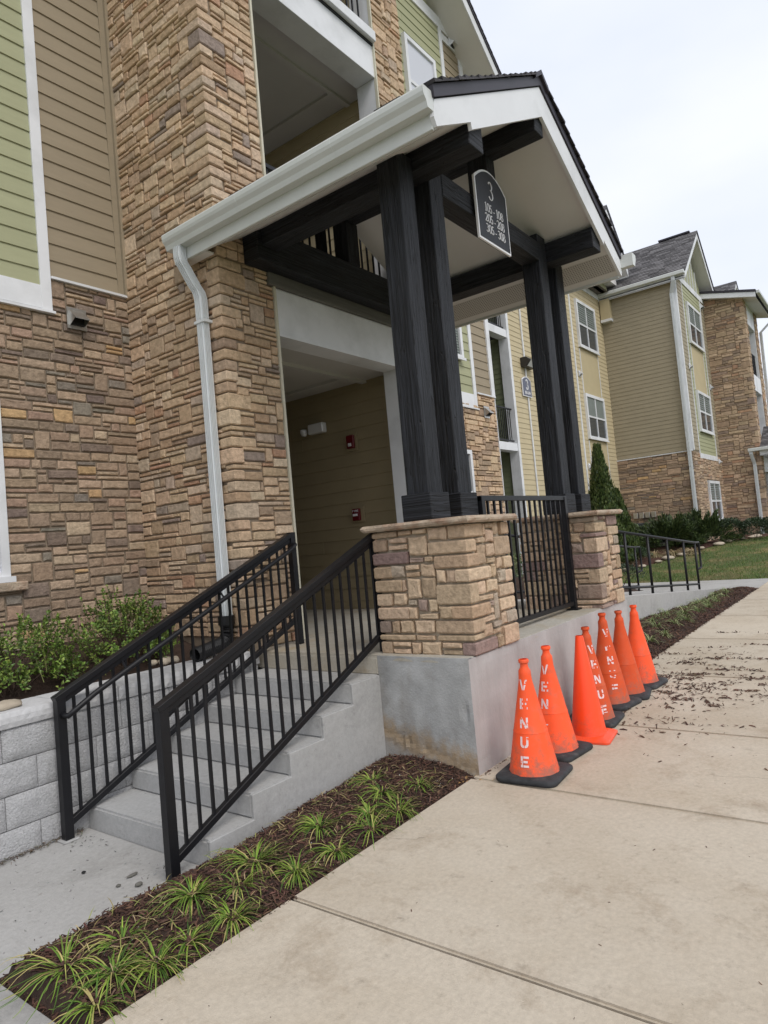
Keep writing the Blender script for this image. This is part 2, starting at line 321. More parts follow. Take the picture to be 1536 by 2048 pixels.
def stone_geo(mb,O,U,V,N,rc,pal,gap=.007,proud=.03,rough=1.0,simple=False,tilt=True):
    u0,u1,v0,v1=rc; u0+=gap;u1-=gap;v0+=gap;v1-=gap
    if u1-u0<.012 or v1-v0<.012: return
    col=jit(R.choice(pal),.12,.018); p=proud*R.uniform(.6,1.25)
    w,h=u1-u0,v1-v0
    j=lambda a:R.uniform(-a,a)
    nu=2 if (w>.16 and not simple) else 1
    ring=[]
    for k in range(nu+1): ring.append((u0+w*k/(nu+1),v0))
    for k in range(2 if not simple and h>.08 else 1): ring.append((u1,v0+h*k/(2 if not simple and h>.08 else 1)))
    for k in range(nu+1): ring.append((u1-w*k/(nu+1),v1))
    for k in range(2 if not simple and h>.08 else 1): ring.append((u0,v1-h*k/(2 if not simple and h>.08 else 1)))
    n=len(ring); ja=min(.004,h*.05)*rough
    ring=[(a+j(ja),b+j(ja)) for a,b in ring]
    cu_,cv_=(u0+u1)/2,(v0+v1)/2
    P=lambda a,b,d:O+U*a+V*b+N*d
    bv=min(.006*rough+.001,h*.16,w*.16)
    lev=[]
    lev.append([P(a,b,-.012) for a,b in ring]); lev.append([P(a,b,p*.55) for a,b in ring])
    def ins(a,b,t):
        du=max(-1,min(1,(cu_-a)/(w/2))); dv=max(-1,min(1,(cv_-b)/(h/2)))
        return a+du*t,b+dv*t
    dn=[]
    for a,b in ring:
        a2,b2=ins(a,b,bv*R.uniform(.7,1.5)); dn.append(P(a2,b2,p*R.uniform(.93,1.05)+j(.0015)*rough))
    lev.append(dn)
    ce=P(cu_+j(w*.15),cv_+j(h*.15),p*R.uniform(.97,1.04)+j(.0035)*rough)
    v=[q for l in lev for q in l]+[ce]; f=[]
    for i in range(2):
        for k in range(n): f.append((i*n+k,i*n+(k+1)%n,(i+1)*n+(k+1)%n,(i+1)*n+k))
    for k in range(n): f.append((2*n+k,2*n+(k+1)%n,3*n))
    mb.add(v,f,col)
def quoin_geo(mb,corner,Ua,Ub,Na,Nb,la,lb,v0,v1,pal,proud=.032,gap=.007):
    """L-shaped corner stone. Ua,Ub point away from the corner along each face; Na,Nb outward normals."""
    la-=gap; lb-=gap; v0+=gap; v1-=gap; j=lambda a:R.uniform(-a,a); Z=Vector((0,0,1))
    p=proud*R.uniform(.75,1.2); col=jit(R.choice(pal),.12,.018); c=Vector(corner)
    def ring(z,d,ins):
        k=d
        return [c+Ua*(la-ins)+Na*(-.012)+Z*z, c+Ua*(la-ins)+Na*(k)+Z*z, c+Ua*(la*.5)+Na*(k+j(.004))+Z*z, c+Ua*(-k*.80)+Na*(k)+Z*z+j(.003)*Ua,
                c+Ub*(-k*.80)+Nb*(k)+Z*z, c+Ub*(lb*.5)+Nb*(k+j(.004))+Z*z, c+Ub*(lb-ins)+Nb*k+Z*z, c+Ub*(lb-ins)+Nb*(-.012)+Z*z]
    b=min(.01,(v1-v0)*.2)
    L=[ring(v0,p*.6,.006),ring(v0+b,p,0),ring(v1-b,p*R.uniform(.9,1.1),0),ring(v1,p*.6,.006)]
    v=[q for l in L for q in l]; n=8; f=[]
    for i in range(3):
        for k in range(n-1): f.append((i*n+k,i*n+k+1,(i+1)*n+k+1,(i+1)*n+k))
    f.append(tuple(range(n))); f.append(tuple(3*n+k for k in range(n))[::-1])
    mb.add(v,f,col)
def quoins(z0,z1,rh,la_rng=(.10,.30)):
    z=z0; out=[]; a=True
    while z<z1-1e-6:
        h=rh*R.choice((1,2,2,2,2,3,3)); h=min(h,z1-z)
        if z1-(z+h)<rh*.6: h=z1-z
        l=R.uniform(.22,.32); s=R.uniform(.09,.16)
        out.append((z,z+h,l if a else s,s if a else l)); a=(not a) if R.random()<.75 else a; z+=h
    return out
STONES=[]   # (score, mb, parent, matname)
def want(center,N,area):
    d=Vector(center)-CAM; x=d.dot(cr); y=d.dot(cu); zf=d.dot(cf)
    if zf<.3: return -1
    px,py=x/zf*FPX,y/zf*FPX
    if abs(px)>790 or abs(py)>1045: return -1
    return area*abs(d.normalized().dot(N))/(d.length**2)
def stone_face(wall,O,U,N,W,H,rh,cw,pal,occ=None,big=.1,gap=.007,proud=.03,rough=1,simple=False,maxw=7,minw=2,skip=None,m='stone'):
    O=Vector(O);U=Vector(U);N=Vector(N);V=Vector((0,0,1))
    for rc in pack(W,H,rh,cw,occ,big,maxw,minw):
        if skip and skip(rc): continue
        mb=MB(); stone_geo(mb,O,U,V,N,rc,pal,gap,proud,rough,simple)
        if mb.v:
            ctr=O+U*((rc[0]+rc[1])/2)+V*((rc[2]+rc[3])/2)
            STONES.append((want(ctr,N,(rc[1]-rc[0])*(rc[3]-rc[2])),mb,wall,m))
def quoin_col(wall,corner,Ua,Ub,Na,Nb,qs,z0,pal,proud=.032,m='stone'):
    for (a,b,la,lb) in qs:
        mb=MB(); quoin_geo(mb,(corner[0],corner[1],0),Vector(Ua),Vector(Ub),Vector(Na),Vector(Nb),la,lb,a,b,pal,proud)
        STONES.append((want(Vector((corner[0],corner[1],(a+b)/2)),(Vector(Na)+Vector(Nb)).normalized(),(la+lb)*(b-a)),mb,wall,m))
def flush_stones(limit=290,smooth=False):
    """the largest stones in view become objects; the rest of each wall is joined into one part"""
    global STONES
    STONES.sort(key=lambda t:-t[0]); rest={}
    for i,(s,mb,wall,m) in enumerate(STONES):
        if i<limit and s>0: mb.build('stone',M[m],wall,smooth=smooth)
        else:
            k=(wall.name,m); rest.setdefault(k,(MB(),wall))[0].add(mb.v,mb.f)
            rest[k][0].c[-len(mb.f):]=mb.c
    for (wn,m),(mb,wall) in rest.items(): mb.build('stones',M[m],wall,smooth=smooth,kind='stuff')
    STONES=[]
# ------------------------------------------------------------------ siding
def siding(wall,O,U,N,W,z0,z1,e,m,near=True,name='siding_board',zmax_obj=99,clip=None):
    O=Vector(O);U=Vector(U);N=Vector(N);Z=Vector((0,0,1)); z=z0; far=MB(); 
    while z<z1-.01:
        zt=min(z+e,z1); a,b=0,W
        if clip:
            r=clip(z)
            if r is None: z+=e; continue
            a,b=r
        k=.016*e/.165
        A=O+U*a; B=O+U*b; mb=MB() if (near and z<zmax_obj) else far
        prof=[(-.004,0),(k,0),(k*1.05,.004),(.004,zt-z+.001),(-.004,zt-z+.001)]
        mb.prism([A+N*n_+Z*(z+h) for n_,h in prof],B-A)
        if mb is not far:
            if b-a>1.2 and R.random()<.28:
                q=R.uniform(.25,.75)*(b-a)+a; m1=MB().prism([O+U*a+N*n_+Z*(z+h) for n_,h in prof],U*(q-a-.0018)); m2=MB().prism([O+U*(q+.0018)+N*n_+Z*(z+h) for n_,h in prof],U*(b-q-.0018)); m1.build(name,m,wall); m2.build(name,m,wall)
            else: mb.build(name,m,wall)
        z+=e
    if far.v: far.build('siding_boards',m,wall,kind='stuff')
# ------------------------------------------------------------------ setting: ground
CX0,CX1,YF,YW=-.033,.628,2.207,3.653
LZ=.88; SW=.08
def lawn_z(x,y):
    z=.06+.088*max(0,min(x-14.3,7.5)); 
    if y<1.0: z=.06+(z-.06)*max(.25,min(1,1-(1.0-y)*.06))
    return z+.03*fbm(x,y,.35)*min(1,max(0,(x-14.3)/2))
g=MB().quad((-400,-400,-.14),(600,-400,-.14),(600,600,-.14),(-400,600,-.14)); g.build('ground',M['lawn'],kind='structure')
# sidewalk slabs
sw=MB().box(-9,14.25,-3.4,.035,-.13,SW-.03).build('sidewalk',M['soil'],kind='structure')
js=[-9,-6.9,-5.1,-3.45,-1.775,-.05,1.455,3.38,5.66,7.82,10.03,12.05,14.25]
for a,b in zip(js,js[1:]):
    MB().box(a+.008,b-.008,-3.4,.035,SW-.10,SW).build('slab',M['walk'],sw,bevel=.010,seg=2)
wk=MB().box(12.05,14.25,.04,9,-.12,SW-.03).build('path',M['soil'],kind='structure')
for a,b in ((.042,1.9),(1.908,3.8),(3.808,5.7),(5.708,9)):
    MB().box(12.054,14.246,a,b,SW-.09,SW).build('slab',M['walk2'],wk,bevel=.006)
# lower walkway at the foot of the stairs
lw=MB().box(-6,-1.652,.80,2.085,-.12,-.03).build('walkway',M['soil'],kind='structure')
for a,b in ((-6,-4.2),(-4.192,-1.654)):
    MB().box(a,b,.80,2.08,-.09,0).build('slab',M['walk2'],lw,bevel=.006)
MB().box(-6,-2.79,.04,.795,-.09,.035).build('slab',M['walk2'],lw,bevel=.006)
# mulch beds: soil sheets
def sheet(name,x0,x1,y0,y1,zf,m,step=.08,kind='structure',parent=None):
    nx=max(2,int((x1-x0)/step)); ny=max(2,int((y1-y0)/step)); mb=MB()
    v=[(x0+(x1-x0)*i/nx,y0+(y1-y0)*j/ny,zf(x0+(x1-x0)*i/nx,y0+(y1-y0)*j/ny)) for i in range(nx+1) for j in range(ny+1)]
    f=[(i*(ny+1)+j,(i+1)*(ny+1)+j,(i+1)*(ny+1)+j+1,i*(ny+1)+j+1) for i in range(nx) for j in range(ny)]
    mb.add(v,f); return mb.build(name,m,parent,smooth=True,kind=kind)
def bed1z(x,y):
    t=max(0,min(1,(y-.04)/.76)); zz=.062+.05*math.sin(t*math.pi)+ .03*fbm(x,y,3)
    # near the stairs the bed rises a little towards the pedestal
    k=max(0,min(1,(x+1.6)/1.6)); zz=zz*(1-t)+ (zz+.06*k)*t - (.045*(1-k) if t>.93 else 0)
    return zz if x>-2.74 else min(zz,.022)
sheet('mulch_bed',-2.83,0.0,.036,.80,bed1z,M['soil'],.03)
def rampz(x): return .868-(x-3.45)*.0889
def bed2z(x,y):
    t=max(0,min(1,(y-.04)/.7)); return .075+.05*math.sin(min(1,t*1.3)*math.pi)+max(0,(rampz(x)-.30))*.55*t**1.5+.03*fbm(x,y,2.5)
sheet('mulch_bed',3.47,12.05,.036,.75,bed2z,M['soil'],.05)
def bedbz(x,y):
    base=.84 if x<8 else max(.20,.84-(x-8)*.13)
    t=max(0,min(1,(y-2.2)/1.2)); lo=min(base,rampz(x)-.03) if x<12 else .07
    return lo*(1-t)+base*t+.03*fbm(x,y,1.5)
sheet('planting_bed',3.45,12.05,2.12,3.65,bedbz,M['soil'],.12)
sheet('planting_bed',7.97,12.05,3.65,5.98,bedbz,M['soil'],.2)
sheet('lawn',14.25,34,-9,6.0,lawn_z,M['lawn'],.35)
sheet('planting_bed',-4.8,.0,2.42,3.66,lambda x,y:.80+max(0,(y-2.5))*.26+.02*fbm(x,y,4),M['soil'],.06)
# ------------------------------------------------------------------ near building
B=thing('apartment_building','three storey apartment block with stone piers, sage and brown siding, number 3 entrance','building',(1.72,2.2,LZ))
def mwall(name,x0,x1,y0,y1,z0,z1,m='mortar'): return box(name,x0,x1,y0,y1,z0,z1,M[m],B)
V3=lambda *a:Vector(a)
# left pier (P face and F face)
pier=mwall('stone_pier',CX0+.004,CX1-.002,YF+.004,YW+.3,.70,11)
qs=quoins(1.0,10.9,.05)
stone_face(pier,(CX0,YW,1.0),(0,-1,0),(-1,0,0),YW-YF,9.9,.046,.048,PAL_T,occ=[(YW-YF-lb,YW-YF,a-1.0,b-1.0) for a,b,la,lb in qs],big=.07,proud=.020,gap=.008,maxw=6)
stone_face(pier,(CX0,YF,.88),(1,0,0),(0,-1,0),CX1-CX0,10.02,.046,.047,PAL_T,occ=[(0,la,a-.88,b-.88) for a,b,la,lb in qs]+[(0,.2,0,.12)],big=.07,proud=.020,gap=.008,maxw=6)
quoin_col(pier,(CX0,YF),(1,0,0),(0,1,0),(0,-1,0),(-1,0,0),[(a,b,la,lb) for a,b,la,lb in qs],1.0,PAL_T,proud=.021)
box('edge_strip',CX1-.002,CX1+.022,YF-.03,YF+.06,LZ,10.9,M['caulk'],B)
# left wing wall
def winhole(rc,O,x0,x1,z0,z1):
    a=O[0]+(rc[0]+rc[1])/2; z=O[2]+(rc[2]+rc[3])/2; return x0<a<x1 and z0<z<z1
lwall=mwall('stone_wall',-4.6,CX0+.1,YW+.004,YW+.3,.70,4.5)
O=(-2.7,YW,.95)
def sk(rc):
    x1=O[0]+rc[1]; z1=O[2]+rc[3]; return winhole(rc,O,-2.36,-1.36,1.68,3.30) or (x1<-.80 and z1>4.17) 
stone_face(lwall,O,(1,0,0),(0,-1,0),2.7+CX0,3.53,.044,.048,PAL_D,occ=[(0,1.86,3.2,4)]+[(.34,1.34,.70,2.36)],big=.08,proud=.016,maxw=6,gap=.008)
# left wing siding, brown then sage
sb=box('siding_wall',-4.6,CX0,YW+.006,YW+.25,4.48,11,M['brown'],B)
siding(sb,(-.84,YW,0),(1,0,0),(0,-1,0),.84+CX0-.105,4.50,10.9,.1645,M['brown'],zmax_obj=7.9)
box('corner_trim',CX0-.105,CX0-.045,YW-.022,YW,4.50,10.9,M['brown'],B); box('corner_trim',CX0-.043,CX0,YW-.05,YW,4.50,10.9,M['brown'],B)
siding(sb,(-3.6,YW,0),(1,0,0),(0,-1,0),2.66,4.38,10.9,.1645,M['green'],zmax_obj=7.9)
siding(sb,(-4.6,YW,0),(1,0,0),(0,-1,0),.9,4.50,10.9,.1645,M['brown'],near=False)
for x in (-.94,-3.70): box('trim_board',x,x+.099,YW-.032,YW,4.16,10.9,M['white'],B,bevel=.002)
box('trim_board',-3.60,-.94,YW-.030,YW,4.17,4.39,M['white'],B,bevel=.002)
box('drip_cap',-3.71,-.825,YW-.055,YW-.0,4.135,4.158,M['white'],B)
box('drip_cap',-.838,CX0,YW-.045,YW,4.475,4.498,M['white'],B)
# left window
def window(par,x0,x1,y,z0,z1,grid=True,frame=.075,blind='curtain',sill=True,out=1,far=False):
    """sash window facing -Y"""
    W=MB(); f=frame
    W.box(x0,x0+f,y-.035,y+.06,z0,z1); W.box(x1-f,x1,y-.035,y+.03,z0,z1); W.box(x0+f,x1-f,y-.034,y+.03,z1-f,z1); W.box(x0+f,x1-f,y-.034,y+.03,z0,z0+f)
    if sill: W.box(x0-.03,x1+.03,y-.06,y-.036,z0-.02,z0+.03)
    fr=W.build('window',M['white'],par)
    zm=(z0+z1)/2; xm=(x0+x1)/2
    G=MB()
    if grid: G.box(xm-.028,xm+.028,y-.02,y+.02,z0+f,z1-f)
    G.box(x0+f,x1-f,y-.019,y+.02,zm-.03,zm+.03); G.build('sash_bar',M['white'],fr)
    MB().box(x0+f,x1-f,y+.005,y+.012,z0+f,z1-f).build('pane',M['glass'],fr)
    return fr
def blinds(fr,x0,x1,y,z0,z1,m='curtain',slats=True,e=.05):
    mb=MB()
    if slats:
        z=z0
        while z<z1: mb.box(x0,x1,y,y+.012,z,z+e*.72); z+=e
    else: mb.box(x0,x1,y,y+.01,z0,z1)
    mb.build('blind',M[m],fr)
w0=window(B,-2.35,-1.37,YW-.005,1.70,3.28,frame=.07)
blinds(w0,-2.28,-1.44,YW-.004,1.77,3.21,'blind',slats=True,e=.045)
box('window_sill',-2.40,-1.24,YW-.07,YW-.01,1.60,1.68,M['cap'],B,bevel=.01)
# vent hood
def vent(par,x0,x1,y,z0,z1,m='steel'):
    w_=x1-x0; h=z1-z0; mb=MB()
    a=(x0,y-.01,z1); b=(x1,y-.01,z1); c=(x1,y-.12,z0+h*.35); d=(x0,y-.12,z0+h*.35)
    e_=(x0,y-.01,z0); f_=(x1,y-.01,z0)
    mb.quad(a,b,c,d); mb.add([a,d,e_],[(0,1,2)]); mb.add([b,f_,c],[(0,1,2)])
    d2=(x0,y-.12,z0+h*.28); c2=(x1,y-.12,z0+h*.28); mb.quad(d,c,c2,d2)
    mb.box(x0-.025,x1+.025,y-.012,y-.004,z0-.03,z1+.025)
    o=mb.build('dryer_vent',M[m],par)
    MB().box(x0+.01,x1-.01,y-.03,y-.015,z0+.005,z0+h*.55).build('flap',M['black'],o)
    return o
vent(B,-.69,-.545,YW-.03,4.06,4.21)
# header, jambs, ground floor hall
box('door_jamb',2.745,2.80,YF-.004,YF+.283,.88,3.856,M['white'],B)
box('header_panel',CX1+.02,2.80,YF-.004,YF+.28,3.858,4.33,M['white'],B,bevel=.003)
box('header_edge',CX1+.02,2.80,YF-.018,YF-.006,3.845,3.872,M['white'],B)
box('weathered_strip',CX1-.08,3.15,YF-.055,YF-.006,4.33,4.45,M['flash'],B,bevel=.003)
box('door_jamb',2.80,3.02,YF+.205,YF+.283,.88,3.856,M['white'],B,bevel=.003)
box('door_jamb',CX1+.0,CX1+.03,YF+.065,YF+.283,.88,3.856,M['white'],B)
box('hall_ceiling',.30,3.3,YF+.284,8.2,3.90,4.02,M['ceil'],B)
cm=MB(); cm.box(.5,2.98,2.95,3.03,3.86,3.90); cm.box(.5,2.98,4.6,4.68,3.86,3.90); cm.box(2.55,2.63,3.03,4.6,3.861,3.90); cm.build('ceiling_moulding',M['ceil'],B)
box('hall_wall',.28,.42,YF+.284,8.2,.88,3.9,M['hall'],B); box('hall_wall',.42,2.983,8.05,8.2,.88,3.9,M['hall'],B)
hw=box('hall_wall',2.989,3.12,YF+.284,8.2,.88,3.9,M['hall'],B)
siding(hw,(2.989,8.05,0),(0,-1,0),(-1,0,0),8.05-YF-.284,.99,3.89,.165,M['hall'])
box('baseboard',2.968,2.988,YF+.284,8.05,.882,.988,M['hall'],hw)
box('floor_slab',.30,3.3,YF+.10,8.2,4.335,4.60,M['white'],B)
# second floor balcony and third floor balcony
def balcony(z0,z1,beamz,upto):
    box('balcony_ceiling',.30,3.3,YF+.29,7.2,z1,z1+.1,M['ceil'],B)
    q=MB(); q.box(.7,2.97,2.80,2.86,z1-.035,z1); q.box(2.60,2.66,2.86,5.3,z1-.036,z1); q.box(.7,2.66,5.3,5.36,z1-.035,z1); q.build('ceiling_moulding',M['ceil'],B)
    sw_=box('balcony_wall',2.989,3.12,YF+.29,7.2,z0,z1,M['hall'],B)
    siding(sw_,(2.989,7.05,0),(0,-1,0),(-1,0,0),7.05-YF-.29,z0+.02,z1,.165,M['tan'],near=False)
    box('balcony_wall',.42,2.983,7.05,7.2,z0,z1,M['hall'],B); box('balcony_wall',.28,.42,YF+.29,7.2,z0,z1,M['hall'],B)
    box('jamb_panel',2.743,2.762,YF+.012,YF+.20,z0,beamz,M['white'],B); box('jamb_panel',2.743,3.02,YF+.202,YF+.288,z0,beamz,M['white'],B)
balcony(4.60,7.62,7.55,0); balcony(8.14,10.8,10.5,0)
box('edge_beam',CX1+.02,2.745,YF-.004,YF+.29,7.552,7.96,M['white'],B,bevel=.003)
box('edge_cap',CX1+.02,2.745,YF-.075,YF+.29,7.99,8.12,M['white'],B,bevel=.004)
box('edge_gap',CX1+.02,2.745,YF-.02,YF+.29,7.96,7.99,M['black'],B)
box('edge_strip',2.740,2.762,YF-.03,YF+.008,4.40,10.9,M['caulk'],B)
def picket_rail(name,par,x0,x1,y,zb,zt,sp=.108,post=.0,pick=.018,rail=.04):
    mb=MB(); mb.box(x0,x1,y-rail/2,y+rail/2,zt-rail*.8,zt); mb.box(x0,x1,y-rail/2,y+rail/2,zb,zb+rail*.8)
    n=max(1,int((x1-x0)/sp))
    for i in range(1,n): 
        x=x0+(x1-x0)*i/n; mb.box(x-pick/2,x+pick/2,y-pick/2,y+pick/2,zb+rail*.8,zt-rail*.8)
    if post:
        for x in (x0,x1): mb.box(x-post/2,x+post/2,y-post/2,y+post/2,zb-.06,zt+.004)
    return mb.build(name,M['iron'],par)
picket_rail('balcony_railing',B,CX1+.05,2.72,YF+.10,4.70,5.68,rail=.05)
picket_rail('balcony_railing',B,CX1+.05,2.72,YF+.06,8.17,9.15,rail=.05)
MB().box(1.52,1.60,YF+.06,YF+.14,4.62,5.68).build('railing_post',M['iron'],B)
box('upper_header',CX1,2.76,YF,YF+.29,10.5,11.0,M['white'],B)
# right pier
rp=mwall('stone_pier',2.763,3.398,YF+.004,YF+.20,.70,11); MB().box(3.125,3.398,YF+.2,YW+.3,.7,11).build('stone_pier_side',M['mortar'],B)
stone_face(rp,(2.763,YF,.9),(1,0,0),(0,-1,0),.637,10.0,.05,.049,PAL_T,big=.12)
stone_face(rp,(3.40,YF,4.3),(0,1,0),(1,0,0),YW-YF,6.6,.05,.05,PAL_T,big=.1,simple=True)
# right wing
rwall=mwall('stone_wall',3.39,7.955,YW+.004,YW+.3,.55,4.45)
O2=(3.41,YW,.62)
stone_face(rwall,O2,(1,0,0),(0,-1,0),4.55,3.80,.05,.05,PAL_T[:14]+PAL_D[:6],occ=[(2.37,3.40,1.08,2.70),(0,3.84,3.53,4.0)],big=.12,simple=True,proud=.03)
sr=box('siding_wall',3.39,7.955,YW+.006,YW+.25,4.42,11.6,M['brown'],B)
siding(sr,(4.36,YW,0),(1,0,0),(0,-1,0),2.77,4.36,11.55,.1645,M['green'])
siding(sr,(3.41,YW,0),(1,0,0),(0,-1,0),.85,4.42,11.35,.1645,M['brown'],near=False)
siding(sr,(7.24,YW,0),(1,0,0),(0,-1,0),.60,4.42,11.35,.1645,M['brown'])
for x in (4.26,7.131): box('trim_board',x,x+.105,YW-.032,YW,4.10,11.55,M['white'],B)
box('trim_board',7.84,7.975,YW-.04,YW+.3,4.42,11.35,M['white'],B); box('trim_board',7.955,7.975,YW-.03,YW+.3,.6,4.42,M['white'],B)
box('trim_board',4.365,7.13,YW-.03,YW,4.10,4.36,M['white'],B); box('drip_cap',4.25,7.26,YW-.05,YW,4.075,4.10,M['white'],B)
box('drip_cap',7.262,7.98,YW-.045,YW,4.39,4.418,M['white'],B)
box('trim_board',7.236,7.84,YW-.031,YW,11.36,11.50,M['white'],B)
vent(B,7.47,7.63,YW-.03,3.98,4.15); vent(B,7.52,7.66,YW-.03,11.38,11.52,'white')
for (z0,z1,bl) in ((9.0,10.66,'blind'),(4.95,6.55,'curtain')):
    wq=window(B,5.78,6.80,YW-.05,z0,z1,grid=False,frame=.08); blinds(wq,5.86,6.72,YW-.05,z0+.08,z1-.08,bl,slats=(z0<8),e=.05)
wq=window(B,5.80,6.78,YW-.03,1.70,3.28,grid=True)
# gable roofs
def gable(par,xc,zp,m,half,y0,y1,fascia=.25,th=.07,soff=None,wall=None,wallm='green',shing=True,name='roof'):
    zl=lambda x:zp-m*abs(x-xc)
    prof=[(xc-half,zl(xc-half)),(xc,zp),(xc+half,zl(xc+half)),(xc+half,zl(xc+half)-th),(xc,zp-th),(xc-half,zl(xc-half)-th)]
    rf=MB().prism([(x,y0,z) for x,z in prof],(0,y1-y0,0)).build(name,M['shdark'],par)
    for s in (-1,1):
        xe=xc+s*half
        MB().prism([(xc,y0+.02,zp-th),(xe,y0+.02,zl(xe)-th),(xe,y0+.02,zl(xe)-th-fascia),(xc,y0+.02,zp-th-fascia)],(0,.03,0)).build('barge_board',M['white'],rf)
        b_=th+fascia*.85
        MB().prism([(xc,y0+.05,zp-b_),(xe,y0+.05,zl(xe)-b_),(xe,y0+.05,zl(xe)-b_-.02),(xc,y0+.05,zp-b_-.02)],(0,y1-y0-.06,0)).build('soffit',M['offwhite'],rf)
        MB().box(min(xe,xe-s*.03),max(xe,xe-s*.03),y0+.05,y1,zl(xe)-th-fascia,zl(xe)-th).build('fascia_board',M['white'],rf)
        if shing:
            mb=MB(); L=half*math.sqrt(1+m*m); n=int(L/.14); dx=half/n; e=Vector((s,0,-m)).normalized(); nn=Vector((s*m,0,1)).normalized()
            for i in range(n):
                y=y0-.02-(.15 if i%2 else 0)
                while y<y1:
                    wv=R.uniform(.22,.40); ya,yb=max(y,y0-.015),min(y+wv-.006,y1)
                    if yb>ya:
                        p0=Vector((xc,0,zp+.004))+e*(i*L/n-.0); p1=Vector((xc,0,zp+.004))+e*((i+1)*L/n+.01)
                        t0,t1=.004,.022+R.uniform(-.004,.006)
                        k=R.choice((.09,.12,.15,.19)); c=(k*1.02,k*.98,k)
                        a0=p0+nn*t0;a1=p1+nn*t1
                        mb.add([(a0.x,ya,a0.z),(a1.x,ya,a1.z),(a1.x,yb,a1.z),(a0.x,yb,a0.z),(p1.x,ya,p1.z),(p1.x,yb,p1.z),(p0.x,ya,p0.z)],[(0,1,2,3),(1,4,5,2),(0,6,4,1)],c)
                    y+=wv
            mb.build('shingles',M['shingle2'],rf,kind='stuff')
    return rf
M['shingle2']=mat('asphalt_shingle_tab',(.15,.14,.14),.95,attr='scol',var=.25,vscale=25,bump=.4,bscale=150)
gable(B,5.75,13.20,.78,2.78,3.05,12.0,fascia=.24)
gb=MB().prism([(4.3,YW+.01,11.6),(7.2,YW+.01,11.6),(5.75,YW+.01,12.75)],(0,.2,0)).build('gable_wall',M['green'],B)
box('trim_board',3.4,8.0,YW-.034,YW,11.55,11.78,M['white'],B)
box('gutter',8.44,8.62,3.08,9,10.93,11.09,M['gutter'],B,bevel=.01)
gable(B,-2.3,13.20,.78,2.78,3.05,12.0,fascia=.24,shing=False)
gable(B,1.70,13.4,.6,1.95,1.6,12.0,fascia=.24,shing=False)
flush_stones(292)
# ------------------------------------------------------------------ landing, base, steps
XM=1.72
def rough_block(name,x0,x1,y0,y1,z0,z1,m,parent,step=.06,amp=.004,faces=('x0','y0'),loc=None):
    """solid block whose front (-Y) and left (-X) faces are slightly uneven cast concrete"""
    mb=MB(); mb.box(x0,x1,y0,y1,z0,z1)
    return mb.build(name,m,parent,bevel=.012,seg=2)
L_=thing('entrance_landing','raised concrete landing with stained base under the porch, cones lean along its wall','landing',(1.7,1,SW))
# base under the near pedestal: grey left face, paler front
def face_grid(name,O,U,V,N,W,H,m,par,amp=.006,step=.05,thick=.06,extra=None,skl=True,skr=True):
    O=Vector(O);U=Vector(U);V=Vector(V);N=Vector(N); nx=max(1,int(W/step)); ny=max(1,int(H/step)); v=[];f=[]
    for i in range(nx+1):
        for j in range(ny+1):
            a,b=W*i/nx,H*j/ny; d=amp*(noise.noise((O+U*a+V*b)*5)*1.2+noise.noise((O+U*a+V*b)*1.7))
            if extra: d+=extra(a,b)
            if i in(0,nx) or j in (0,ny): d=min(d,0)*.3
            v.append(O+U*a+V*b+N*d)
    for i in range(nx):
        for j in range(ny): f.append((i*(ny+1)+j,(i+1)*(ny+1)+j,(i+1)*(ny+1)+j+1,i*(ny+1)+j+1))
    mb=MB(); mb.add(v,f); n=len(v)
    # border skirt backwards
    def sk_(idx):
        vs=[v[k] for k in idx]+[v[k]-N*thick for k in idx]; q=len(idx)
        mb.add(vs,[(k,k+1,q+k+1,q+k) for k in range(q-1)])
    sk_([i*(ny+1) for i in range(nx+1)]); sk_([i*(ny+1)+ny for i in range(nx+1)]); (skl and sk_(list(range(ny+1)))); (skr and sk_([nx*(ny+1)+j for j in range(ny+1)]))
    return mb.build(name,m,par,smooth=False)
def honeycomb(a,b):
    # chipped patch near the corner and rough band low down (eroded cement)
    k=math.exp(-(((a-.735)/.02)**2+((b-.52)/.055)**2))*-.02
    band=.34-.24*(a/.8); d=abs(b-band)
    if d<.07: k+=.014*noise.noise(Vector((a*28,b*28,1)))*(1-d/.07)-.007*(1-d/.07)
    if b<band-.05: k-=.006
    return k
M['stain']=mat('tan_eroded_cement',(.34,.25,.155),.95,var=.3,vscale=26,bump=1,bscale=70,col2=(.42,.40,.36),c2scale=22,c2lo=.5,c2hi=.6,bdist=.015)
